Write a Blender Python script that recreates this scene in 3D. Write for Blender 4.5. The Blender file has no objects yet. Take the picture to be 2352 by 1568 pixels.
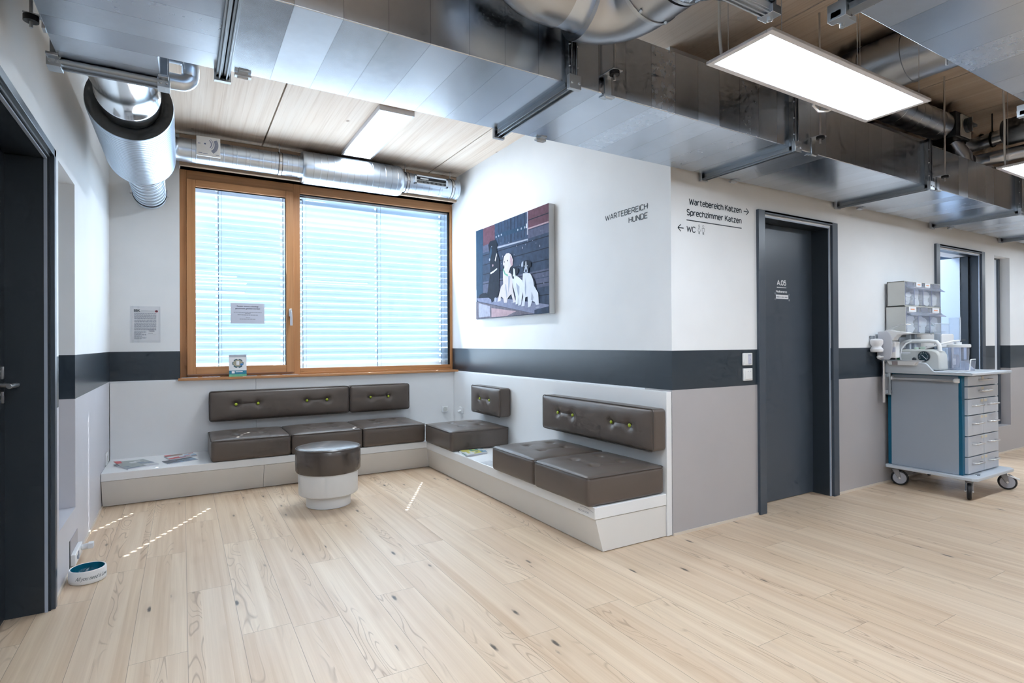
import bpy, bmesh, math, random
from mathutils import Vector, Matrix
from math import sin, cos, pi, radians, sqrt
random.seed(7)
SC = bpy.context.scene
COL = SC.collection

# ------------------------------------------------------------------ room dimensions (metres)
XL, XR, YC, YB, ZC = -0.5265, 2.651, 2.5175, 5.735, 3.08   # left wall, alcove wall, corridor wall, window wall, ceiling
BT, BB = 1.163, 0.914                                       # dark paint band
CAM_H = 1.2137

# ------------------------------------------------------------------ materials
MATS = {}
def nodes_of(name):
    m = bpy.data.materials.new(name); m.use_nodes = True
    nt = m.node_tree; nt.nodes.clear()
    out = nt.nodes.new('ShaderNodeOutputMaterial')
    b = nt.nodes.new('ShaderNodeBsdfPrincipled')
    nt.links.new(b.outputs[0], out.inputs[0])
    return m, nt, b, out
def pbr(name, col, rough=.5, metal=0., spec=.5, emit=0., ecol=None, noise=.0, nscale=8., bump=0., bscale=200., coat=0.):
    if name in MATS: return MATS[name]
    m, nt, b, out = nodes_of(name)
    b.inputs['Base Color'].default_value = (*col, 1); b.inputs['Roughness'].default_value = rough
    b.inputs['Metallic'].default_value = metal; b.inputs['Specular IOR Level'].default_value = spec
    if coat: b.inputs['Coat Weight'].default_value = coat; b.inputs['Coat Roughness'].default_value = .15
    if emit:
        b.inputs['Emission Color'].default_value = (*(ecol or col), 1); b.inputs['Emission Strength'].default_value = emit
    tc = nt.nodes.new('ShaderNodeNewGeometry')
    n = nt.nodes.new('ShaderNodeTexNoise'); n.inputs['Scale'].default_value = nscale; n.inputs['Detail'].default_value = 4
    nt.links.new(tc.outputs['Position'], n.inputs['Vector'])
    mr = nt.nodes.new('ShaderNodeMapRange'); a = noise or .02
    mr.inputs[3].default_value = 1 - a; mr.inputs[4].default_value = 1 + a
    nt.links.new(n.outputs['Fac'], mr.inputs[0])
    mx = nt.nodes.new('ShaderNodeVectorMath'); mx.operation = 'SCALE'; mx.inputs[0].default_value = col
    nt.links.new(mr.outputs[0], mx.inputs['Scale']); nt.links.new(mx.outputs[0], b.inputs['Base Color'])
    if bump:
        n2 = nt.nodes.new('ShaderNodeTexNoise'); n2.inputs['Scale'].default_value = bscale; n2.inputs['Detail'].default_value = 3
        nt.links.new(tc.outputs['Position'], n2.inputs['Vector'])
        bp = nt.nodes.new('ShaderNodeBump'); bp.inputs['Strength'].default_value = bump; bp.inputs['Distance'].default_value = .002
        nt.links.new(n2.outputs['Fac'], bp.inputs['Height']); nt.links.new(bp.outputs[0], b.inputs['Normal'])
    MATS[name] = m
    return m

class N:
    """small node-building helper"""
    def __init__(s, nt): s.nt = nt
    def m(s, op, a, b=None, c=None, clamp=False):
        n = s.nt.nodes.new('ShaderNodeMath'); n.operation = op; n.use_clamp = clamp
        for i, v in enumerate((a, b, c)):
            if v is None: continue
            if isinstance(v, (int, float)): n.inputs[i].default_value = v
            else: s.nt.links.new(v, n.inputs[i])
        return n.outputs[0]
    def xyz(s, x, y, z):
        n = s.nt.nodes.new('ShaderNodeCombineXYZ')
        for i, v in enumerate((x, y, z)):
            if isinstance(v, (int, float)): n.inputs[i].default_value = v
            else: s.nt.links.new(v, n.inputs[i])
        return n.outputs[0]
    def pos(s):
        g = s.nt.nodes.new('ShaderNodeNewGeometry'); q = s.nt.nodes.new('ShaderNodeSeparateXYZ')
        s.nt.links.new(g.outputs['Position'], q.inputs[0]); return q.outputs
    def noise(s, vec, scale=1., detail=2., rough=.5, dist=0.):
        n = s.nt.nodes.new('ShaderNodeTexNoise'); n.inputs['Scale'].default_value = scale; n.inputs['Detail'].default_value = detail
        n.inputs['Roughness'].default_value = rough; n.inputs['Distortion'].default_value = dist
        s.nt.links.new(vec, n.inputs['Vector']); return n.outputs['Fac']
    def white(s, vec):
        n = s.nt.nodes.new('ShaderNodeTexWhiteNoise'); n.noise_dimensions = '3D'; s.nt.links.new(vec, n.inputs['Vector']); return n.outputs['Value']
    def vor(s, vec, scale=1., rnd=1.):
        n = s.nt.nodes.new('ShaderNodeTexVoronoi'); n.inputs['Scale'].default_value = scale; n.inputs['Randomness'].default_value = rnd
        s.nt.links.new(vec, n.inputs['Vector']); return n.outputs['Distance'], n.outputs['Color']
    def rng(s, v, a, b, c=0., d=1., smooth=False):
        n = s.nt.nodes.new('ShaderNodeMapRange'); n.clamp = True
        if smooth: n.interpolation_type = 'SMOOTHSTEP'
        s.nt.links.new(v, n.inputs[0])
        for i, q in enumerate((a, b, c, d)): n.inputs[i + 1].default_value = q
        return n.outputs[0]
    def mix(s, f, a, b, mode='MIX'):
        n = s.nt.nodes.new('ShaderNodeMix'); n.data_type = 'RGBA'; n.blend_type = mode
        for k, v in ((0, f), (6, a), (7, b)):
            if isinstance(v, (int, float)): n.inputs[k].default_value = v
            elif isinstance(v, tuple): n.inputs[k].default_value = (*v, 1)
            else: s.nt.links.new(v, n.inputs[k])
        return n.outputs[2]
    def link(s, a, b): s.nt.links.new(a, b)

def wall_paint(name, low, band=(.030, .042, .056), up=(.83, .85, .87), rb=.30):
    m, nt, b, out = nodes_of(name); n = N(nt); p = n.pos()
    gt = n.m('GREATER_THAN', p[2], BT); lo = n.m('LESS_THAN', p[2], BB)
    v = nt.nodes.new('ShaderNodeNewGeometry')
    nz = n.noise(v.outputs['Position'], 3., 3.)
    c = n.mix(gt, band, up); c = n.mix(lo, c, low)
    sh = n.rng(nz, .3, .7, .975, 1.02)
    vm = nt.nodes.new('ShaderNodeVectorMath'); vm.operation = 'SCALE'; n.link(c, vm.inputs[0]); n.link(sh, vm.inputs['Scale'])
    n.link(vm.outputs[0], b.inputs['Base Color'])
    isb = n.m('SUBTRACT', n.m('SUBTRACT', 1., gt), lo)
    rr = n.m('ADD', n.m('MULTIPLY', isb, rb - .55), .55)
    rr = n.m('ADD', rr, n.m('MULTIPLY', lo, -.15))
    n.link(rr, b.inputs['Roughness'])
    MATS[name] = m; return m

def floor_mat():
    m, nt, b, out = nodes_of('pine_vinyl_planks'); n = N(nt); p = n.pos()
    W = .196; L = 1.24
    xi = n.m('DIVIDE', n.m('SUBTRACT', p[0], .0145), W)
    ix = n.m('FLOOR', xi); fx = n.m('FRACT', xi)
    off = n.m('MULTIPLY', n.white(n.xyz(ix, 3.3, 1.)), L)
    yi = n.m('DIVIDE', n.m('ADD', p[1], off), L); iy = n.m('FLOOR', yi); fy = n.m('FRACT', yi)
    rp = n.white(n.xyz(ix, iy, 2.)); rp2 = n.white(n.xyz(ix, iy, 5.)); rp3 = n.white(n.xyz(ix, iy, 9.))
    # each plank is printed as three lamellae of unequal width
    s1 = n.m('ADD', .26, n.m('MULTIPLY', rp2, .2)); s2 = n.m('ADD', .62, n.m('MULTIPLY', rp3, .2))
    lam = n.m('ADD', n.m('GREATER_THAN', fx, s1), n.m('GREATER_THAN', fx, s2))
    rl = n.white(n.xyz(n.m('ADD', n.m('MULTIPLY', ix, 3.), lam), iy, 7.))
    rl2 = n.white(n.xyz(n.m('ADD', n.m('MULTIPLY', ix, 3.), lam), iy, 17.))
    yo = n.m('ADD', p[1], n.m('MULTIPLY', rl, 31.))
    # broad streaks and fine fibres along Y
    st = n.noise(n.xyz(n.m('MULTIPLY', p[0], 26.), n.m('MULTIPLY', yo, .75), rp), 1., 3., .55)
    fb = n.noise(n.xyz(n.m('MULTIPLY', p[0], 210.), n.m('MULTIPLY', yo, 2.2), rp), 1., 3., .6)
    col = n.mix(n.rng(st, .30, .72), (.74, .585, .425), (.53, .365, .235))
    col = n.mix(n.rng(rl, 0., 1., 0., .42), col, (.82, .69, .545))
    col = n.mix(n.rng(rp, 0., 1., 0., .22), col, (.55, .385, .265))
    col = n.mix(n.rng(fb, .35, .75, 0., .16), col, (.40, .275, .18))
    # cathedral grain: contour lines of a long stretched field, only in some lamellae
    f = n.noise(n.xyz(n.m('MULTIPLY', p[0], 11.), n.m('MULTIPLY', yo, 1.5), 4.), 1., 1.2, .4, .35)
    ln = n.m('ABSOLUTE', n.m('SUBTRACT', n.m('FRACT', n.m('MULTIPLY', f, 13.)), .5))
    msk = n.rng(n.noise(n.xyz(n.m('MULTIPLY', p[0], 8.), n.m('MULTIPLY', yo, .55), 8.), 1., 1.), .50, .62)
    msk = n.m('MULTIPLY', msk, n.m('GREATER_THAN', rl2, .45))
    col = n.mix(n.m('MULTIPLY', n.rng(ln, .0, .16, .62, 0.), msk), col, (.27, .165, .10))
    # resin streaks and small knots
    d, c = n.vor(n.xyz(n.m('MULTIPLY', p[0], 9.), n.m('MULTIPLY', yo, 2.6), 0.), 1.)
    cs = nt.nodes.new('ShaderNodeSeparateColor'); n.link(c, cs.inputs[0])
    dw = n.m('ADD', d, n.m('MULTIPLY', n.noise(n.xyz(n.m('MULTIPLY', p[0], 90.), n.m('MULTIPLY', p[1], 60.), 0.), 1., 2.), .05))
    kn = n.m('MULTIPLY', n.rng(dw, .068, .125, 1., 0.), n.m('GREATER_THAN', cs.outputs[0], .34))
    halo = n.m('MULTIPLY', n.rng(d, .06, .30, .30, 0.), n.m('GREATER_THAN', cs.outputs[0], .34))
    col = n.mix(halo, col, (.40, .26, .16)); col = n.mix(n.m('MULTIPLY', kn, .92), col, (.045, .033, .026))
    # plank joints
    ex = n.m('MINIMUM', fx, n.m('SUBTRACT', 1., fx)); ey = n.m('MINIMUM', fy, n.m('SUBTRACT', 1., fy))
    jx = n.m('LESS_THAN', n.m('MULTIPLY', ex, W), .0011); jy = n.m('LESS_THAN', n.m('MULTIPLY', ey, L), .0011)
    j = n.m('MAXIMUM', jx, jy)
    col = n.mix(n.m('MULTIPLY', j, .62), col, (.16, .11, .075))
    n.link(col, b.inputs['Base Color'])
    n.link(n.rng(st, .2, .8, .36, .46), b.inputs['Roughness'])
    b.inputs['Specular IOR Level'].default_value = .5
    bp = nt.nodes.new('ShaderNodeBump'); bp.inputs['Strength'].default_value = .12; bp.inputs['Distance'].default_value = .001
    n.link(n.m('SUBTRACT', fb, n.m('MULTIPLY', j, 3.)), bp.inputs['Height']); n.link(bp.outputs[0], b.inputs['Normal'])
    MATS['floor'] = m; return m

def ceiling_mat():
    m, nt, b, out = nodes_of('spruce_board_ceiling'); n = N(nt); p = n.pos()
    st = n.noise(n.xyz(n.m('MULTIPLY', p[0], 9.), n.m('MULTIPLY', p[1], .35), 0.), 1., 4., .55)
    gr = n.noise(n.xyz(n.m('MULTIPLY', p[0], 55.), n.m('MULTIPLY', p[1], .9), 0.), 1., 3., .6, .4)
    rr = n.white(n.xyz(n.m('FLOOR', n.m('DIVIDE', p[0], .14)), n.m('FLOOR', n.m('DIVIDE', p[1], 4.)), 0.))
    col = n.mix(n.rng(st, .3, .7), (.84, .74, .645), (.74, .61, .50))
    col = n.mix(n.rng(rr, 0., 1., 0., .25), col, (.56, .42, .31))
    col = n.mix(n.rng(gr, .48, .72, 0., .35), col, (.44, .29, .185))
    d, c = n.vor(n.xyz(n.m('MULTIPLY', p[0], 4.2), n.m('MULTIPLY', p[1], 2.7), 0.), 1.)
    cs = nt.nodes.new('ShaderNodeSeparateColor'); n.link(c, cs.inputs[0])
    kn = n.m('MULTIPLY', n.rng(d, .035, .085, 1., 0.), n.m('GREATER_THAN', cs.outputs[1], .45))
    col = n.mix(n.m('MULTIPLY', kn, .75), col, (.23, .125, .07))
    n.link(col, b.inputs['Base Color']); b.inputs['Roughness'].default_value = .6
    b.inputs['Specular IOR Level'].default_value = .25
    MATS['ceil'] = m; return m

def timber(name, axis, c1, c2, rough=.45):
    """planed wood with the grain along one axis (0 x, 1 y, 2 z)"""
    m, nt, b, out = nodes_of(name); n = N(nt); p = list(n.pos())
    sc = [62., 62., 62.]; sc[axis] = 1.6
    v = n.xyz(*[n.m('MULTIPLY', p[i], sc[i]) for i in range(3)])
    g = n.noise(v, 1., 3., .6, .3)
    sc2 = [9., 9., 9.]; sc2[axis] = .5
    g2 = n.noise(n.xyz(*[n.m('MULTIPLY', p[i], sc2[i]) for i in range(3)]), 1., 2.)
    col = n.mix(n.rng(g, .3, .7), c1, c2); col = n.mix(n.rng(g2, .35, .65, 0., .35), col, c2)
    n.link(col, b.inputs['Base Color']); b.inputs['Roughness'].default_value = rough
    MATS[name] = m; return m

def sheet_metal(name, axis, width=.155, base=(.64, .71, .80), amp=.14, r0=.20, r1=.32):
    """galvanised sheet, pressed in narrow bands across one axis; every band leans and reflects a little differently"""
    m, nt, b, out = nodes_of(name); n = N(nt); p = list(n.pos())
    t = n.m('DIVIDE', p[axis], width); i = n.m('FLOOR', t); f = n.m('FRACT', t)
    r = n.white(n.xyz(i, 1., 2.)); r2 = n.white(n.xyz(i, 7., 2.))
    g = nt.nodes.new('ShaderNodeNewGeometry')
    sp = n.noise(g.outputs['Position'], 26., 4., .65); blot = n.noise(g.outputs['Position'], 3.2, 2.)
    k = n.m('ADD', n.m('MULTIPLY', r, amp), 1. - amp)
    k = n.m('MULTIPLY', k, n.rng(sp, .3, .7, .97, 1.03)); k = n.m('MULTIPLY', k, n.rng(blot, .3, .7, .93, 1.05))
    vm = nt.nodes.new('ShaderNodeVectorMath'); vm.operation = 'SCALE'; vm.inputs[0].default_value = base; n.link(k, vm.inputs['Scale'])
    edge = n.m('LESS_THAN', n.m('MINIMUM', f, n.m('SUBTRACT', 1., f)), .010)
    n.link(n.mix(n.m('MULTIPLY', edge, .35), vm.outputs[0], (.12, .14, .17)), b.inputs['Base Color'])
    b.inputs['Metallic'].default_value = 1.
    n.link(n.m('ADD', n.m('MULTIPLY', r2, r1 - r0), n.rng(sp, .2, .8, r0 - .01, r0 + .02)), b.inputs['Roughness'])
    # tilt of each band
    h = n.m('MULTIPLY', n.m('MULTIPLY', n.m('SUBTRACT', r2, .5), f), .5)
    bp = nt.nodes.new('ShaderNodeBump'); bp.inputs['Strength'].default_value = .10; bp.inputs['Distance'].default_value = .01
    n.link(n.m('ADD', h, n.m('MULTIPLY', blot, .5)), bp.inputs['Height']); n.link(bp.outputs[0], b.inputs['Normal'])
    MATS[name] = m; return m

def clear_sheet(name, tint=(.9, .95, 1.), refl=.12, alpha=.12):
    m = bpy.data.materials.new(name); m.use_nodes = True; nt = m.node_tree; nt.nodes.clear()
    out = nt.nodes.new('ShaderNodeOutputMaterial'); tr = nt.nodes.new('ShaderNodeBsdfTransparent'); tr.inputs[0].default_value = (*tint, 1)
    gl = nt.nodes.new('ShaderNodeBsdfGlossy'); gl.inputs['Roughness'].default_value = .015
    fr = nt.nodes.new('ShaderNodeLayerWeight'); fr.inputs['Blend'].default_value = .5
    pw = nt.nodes.new('ShaderNodeMath'); pw.operation = 'POWER'; pw.inputs[1].default_value = 5.; nt.links.new(fr.outputs['Facing'], pw.inputs[0])
    mx = nt.nodes.new('ShaderNodeMixShader'); ad = nt.nodes.new('ShaderNodeMath'); ad.operation = 'MULTIPLY_ADD'; ad.inputs[1].default_value = .9; ad.inputs[2].default_value = refl
    nt.links.new(pw.outputs[0], ad.inputs[0]); nt.links.new(ad.outputs[0], mx.inputs[0]); nt.links.new(tr.outputs[0], mx.inputs[1]); nt.links.new(gl.outputs[0], mx.inputs[2])
    last = mx.outputs[0]
    if alpha > .0:
        df = nt.nodes.new('ShaderNodeBsdfDiffuse'); df.inputs[0].default_value = (.85, .9, .97, 1)
        m2 = nt.nodes.new('ShaderNodeMixShader'); m2.inputs[0].default_value = alpha
        nt.links.new(last, m2.inputs[1]); nt.links.new(df.outputs[0], m2.inputs[2]); last = m2.outputs[0]
    nt.links.new(last, out.inputs[0]); MATS[name] = m; return m

M_WALL_W = wall_paint('white_wall_paint_dark_band', (.80, .82, .85))
M_WALL_G = wall_paint('white_wall_paint_dark_band_grey_dado', (.42, .405, .415))
M_WALL_L = wall_paint('white_wall_paint_dark_band_pale_dado', (.58, .575, .62), rb=.25)
M_FLOOR = floor_mat(); M_CEIL = ceiling_mat()
OAK1, OAK2 = (.56, .285, .125), (.44, .205, .082)
M_OAK_Z = timber('larch_upright', 2, OAK1, OAK2); M_OAK_X = timber('larch_rail', 0, OAK1, OAK2)
M_BEAM = timber('spruce_beam', 0, (.66, .50, .37), (.50, .35, .24), .6)
M_DUCT_X = sheet_metal('galvanised_duct_bands_across', 0)
M_DUCT_Y = sheet_metal('galvanised_duct_bands_along', 1, .13)
M_DUCT_2 = sheet_metal('galvanised_second_duct', 0, .21, (.62, .69, .78), .16)
M_TUBE = pbr('aluminium_tube', (.62, .70, .80), .30, 1., noise=.05, nscale=6.)
M_TUBE_S = pbr('silencer_jacket_metal', (.50, .58, .68), .34, 1., noise=.05, nscale=6.)
M_TUBE_D = pbr('dull_steel_tube', (.46, .49, .53), .30, 1., noise=.08, nscale=5.)
M_ZINC = pbr('zinc_profile', (.52, .56, .60), .34, 1.)
M_ZINC_D = pbr('dark_zinc', (.30, .33, .36), .38, 1.)
M_STEEL = pbr('brushed_steel', (.66, .66, .67), .28, 1.)
M_CHROME = pbr('chrome', (.8, .8, .82), .12, 1.)
M_BLACK = pbr('black_rubber', (.012, .012, .014), .5)
M_GREYFOAM = pbr('grey_duct_lining', (.085, .095, .105), .7)
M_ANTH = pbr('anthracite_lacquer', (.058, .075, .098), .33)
M_ANTH_D = pbr('dark_or_shaded_anthracite', (.026, .034, .043), .38)  # darker copy: shade in door reveals put into its colour, also dark parts
M_LIP = pbr('lit_frame_lip', (.36, .42, .52), .3)  # pale tone paints the light caught on the frame's inner edge
M_WHITE = pbr('white_board', (.80, .81, .82), .32)
M_PLINTH = pbr('white_plinth', (.72, .71, .69), .4)
M_PLASTIC = pbr('white_plastic', (.80, .81, .82), .35)
M_PLASTIC_G = pbr('warm_grey_plastic', (.58, .59, .57), .45)
M_PAPER = pbr('paper', (.82, .83, .86), .6)
M_LEATHER = pbr('taupe_leather', (.104, .083, .071), .36, spec=.45, noise=.06, nscale=14., bump=.16, bscale=420.)
M_SEAM = pbr('leather_piping', (.066, .052, .045), .4)
M_LIME = pbr('lime_button', (.36, .44, .025), .4)
M_INK = pbr('dark_vinyl_lettering', (.022, .034, .046), .5)
M_INKGREY = pbr('grey_ink', (.25, .27, .33), .6)
M_INKW = pbr('white_vinyl_lettering', (.85, .87, .9), .5)
M_LAMP = pbr('lamp_diffuser', (1., 1., 1.), .4, emit=22., ecol=(.79, .89, 1.))
M_LAMP_C = pbr('ceiling_lamp_diffuser', (1., 1., 1.), .4, emit=34., ecol=(.82, .91, 1.))
M_LAMPF = pbr('lamp_frame', (.70, .70, .74), .35)
M_GLASS = clear_sheet('window_glass', (.93, .97, 1.), .045, 0.)
M_ACRYL = clear_sheet('clear_acrylic', (.96, .98, 1.), .05, .16)
M_SLEEVE = clear_sheet('clear_sleeve', (.985, .99, 1.), .05, .0)
M_ACRYL_S = clear_sheet('smoky_acrylic', (.80, .82, .90), .08, .16)
M_SLAT = pbr('white_blind_slat', (.64, .76, .88), .42)
M_TEAL = pbr('petrol_blue_lacquer', (.0, .105, .20), .35)
M_CART = pbr('grey_blue_cabinet', (.34, .39, .46), .42)
M_CARTF = pbr('pale_grey_drawer_front', (.52, .56, .63), .4)
M_CARTW = pbr('pale_grey_board', (.55, .60, .66), .4)

# ------------------------------------------------------------------ mesh builder
class B:
    def __init__(s): s.bm = bmesh.new(); s.mi = 0
    def face(s, vs):
        try: f = s.bm.faces.new(vs)
        except ValueError: return None
        f.material_index = s.mi; return f
    def box(s, x0, x1, y0, y1, z0, z1):
        v = [s.bm.verts.new((x, y, z)) for z in (z0, z1) for y in (y0, y1) for x in (x0, x1)]
        for q in ((0, 2, 3, 1), (4, 5, 7, 6), (0, 1, 5, 4), (2, 6, 7, 3), (0, 4, 6, 2), (1, 3, 7, 5)): s.face([v[i] for i in q])
        return s
    def prism(s, pts, vec):
        """planar polygon extruded along vec"""
        vec = Vector(vec); a = [s.bm.verts.new(p) for p in pts]; b = [s.bm.verts.new(Vector(p) + vec) for p in pts]
        s.face(a[::-1]); s.face(b); k = len(pts)
        for i in range(k): s.face([a[i], a[(i + 1) % k], b[(i + 1) % k], b[i]])
        return s
    def quad(s, *pts): s.face([s.bm.verts.new(p) for p in pts]); return s
    def poly(s, pts): s.face([s.bm.verts.new(p) for p in pts]); return s
    @staticmethod
    def frame(d):
        d = Vector(d).normalized(); u = Vector((0, 0, 1)) if abs(d.z) < .9 else Vector((1, 0, 0))
        a = d.cross(u).normalized(); return a, a.cross(d).normalized()
    def lathe(s, c, axis, prof, seg=32, cap0=True, cap1=True):
        """profile [(t, r)...] turned about axis through c"""
        axis = Vector(axis).normalized(); a, b = s.frame(axis); c = Vector(c); rings = []
        for t, r in prof:
            rings.append([s.bm.verts.new(c + axis * t + (a * cos(2 * pi * i / seg) + b * sin(2 * pi * i / seg)) * r) for i in range(seg)])
        for q, w in zip(rings, rings[1:]):
            for i in range(seg): s.face([q[i], q[(i + 1) % seg], w[(i + 1) % seg], w[i]])
        if cap0: s.face(rings[0][::-1])
        if cap1: s.face(rings[-1])
        return s
    def cyl(s, p0, p1, r, seg=20, r1=None):
        p0, p1 = Vector(p0), Vector(p1); L = (p1 - p0).length
        return s.lathe(p0, p1 - p0, [(0, r), (L, r if r1 is None else r1)], seg)
    def tube(s, pts, r, seg=12, closed=False, caps=True, rad=None):
        pts = [Vector(p) for p in pts]; k = len(pts); rings = []; a = None
        for i, p in enumerate(pts):
            if closed: d = pts[(i + 1) % k] - pts[i - 1]
            else: d = pts[min(i + 1, k - 1)] - pts[max(i - 1, 0)]
            d.normalize()
            if a is None: a, b = s.frame(d)
            a = (a - d * a.dot(d)).normalized(); b = d.cross(a)
            rr = r if rad is None else rad[i]
            rings.append([s.bm.verts.new(p + (a * cos(2 * pi * j / seg) + b * sin(2 * pi * j / seg)) * rr) for j in range(seg)])
        pr = list(zip(rings, rings[1:])) + ([(rings[-1], rings[0])] if closed else [])
        for q, w in pr:
            for j in range(seg): s.face([q[j], q[(j + 1) % seg], w[(j + 1) % seg], w[j]])
        if caps and not closed: s.face(rings[0][::-1]); s.face(rings[-1])
        return s
    def ball(s, c, r, sx=1., sy=1., sz=1., seg=16):
        mt = Matrix.Translation(c) @ Matrix.Diagonal((sx, sy, sz, 1))
        g = bmesh.ops.create_uvsphere(s.bm, u_segments=seg, v_segments=seg // 2, radius=r, matrix=mt)
        for v in g['verts']:
            for f in v.link_faces: f.material_index = s.mi
        return s
    def build(s, name, mats, parent=None, bevel=0., smooth=True, loc=None, sub=0):
        bmesh.ops.recalc_face_normals(s.bm, faces=s.bm.faces)
        me = bpy.data.meshes.new(name); s.bm.to_mesh(me); s.bm.free()
        for m in (mats if isinstance(mats, (list, tuple)) else [mats]): me.materials.append(m)
        o = bpy.data.objects.new(name, me); COL.objects.link(o)
        if smooth:
            me.shade_smooth(); me.set_sharp_from_angle(angle=radians(38))
        if bevel:
            md = o.modifiers.new('edge', 'BEVEL'); md.width = bevel; md.segments = 2; md.limit_method = 'ANGLE'; md.angle_limit = radians(40)
        if parent: attach(o, parent)
        return o
def attach(o, parent):
    o.parent = parent
    o.matrix_parent_inverse = Matrix.Translation(-world_loc(parent))
def world_loc(p):
    l = Vector(p.location)
    if p.parent: l = l + world_loc(p.parent) * 0 
    return l
def thing(name, label, cat, loc, group=None):
    o = bpy.data.objects.new(name, None); o.empty_display_size = .05; COL.objects.link(o); o.location = loc
    o['label'] = label; o['category'] = cat
    if group: o['group'] = group
    return o
def tag(o, label, cat, group=None):
    o['label'] = label; o['category'] = cat
    if group: o['group'] = group
    return o
def struct(o): o['kind'] = 'structure'; return o
def box(name, mats, x0, x1, y0, y1, z0, z1, parent=None, bevel=0.):
    return B().box(x0, x1, y0, y1, z0, z1).build(name, mats, parent, bevel, smooth=bevel > 0)

_H = {}
def text_mesh(txt, bold=0.):
    cu = bpy.data.curves.new('t', 'FONT'); cu.body = txt; cu.size = 1.; cu.offset = bold; cu.resolution_u = 3; cu.fill_mode = 'FRONT'
    o = bpy.data.objects.new('t', cu); COL.objects.link(o)
    dg = bpy.context.evaluated_depsgraph_get(); me = bpy.data.meshes.new_from_object(o.evaluated_get(dg))
    bpy.data.objects.remove(o); bpy.data.curves.remove(cu)
    return me
def capheight():
    if 'h' not in _H:
        me = text_mesh('H'); _H['h'] = max(v.co.y for v in me.vertices); bpy.data.meshes.remove(me)
    return _H['h']
def text(bld, txt, org, u, v, width, cap, bold=0., align='L', shear=0.):
    """lay lettering flat on a surface: org baseline start (or end for R, middle for C); u reading direction, v up"""
    me = text_mesh(txt, bold); org, u, v = Vector(org), Vector(u), Vector(v)
    xs = [q.co.x for q in me.vertices]; x0, x1 = min(xs), max(xs)
    sy = cap / capheight(); sx = width / (x1 - x0) if width else sy
    w = sx * (x1 - x0); sh = {'L': 0, 'R': -w, 'C': -w / 2}[align]
    vs = [bld.bm.verts.new(org + u * ((q.co.x - x0) * sx + sh + q.co.y * sy * shear) + v * (q.co.y * sy)) for q in me.vertices]
    for f in me.polygons: bld.face([vs[i] for i in f.vertices])
    bpy.data.meshes.remove(me)
    return bld

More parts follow.
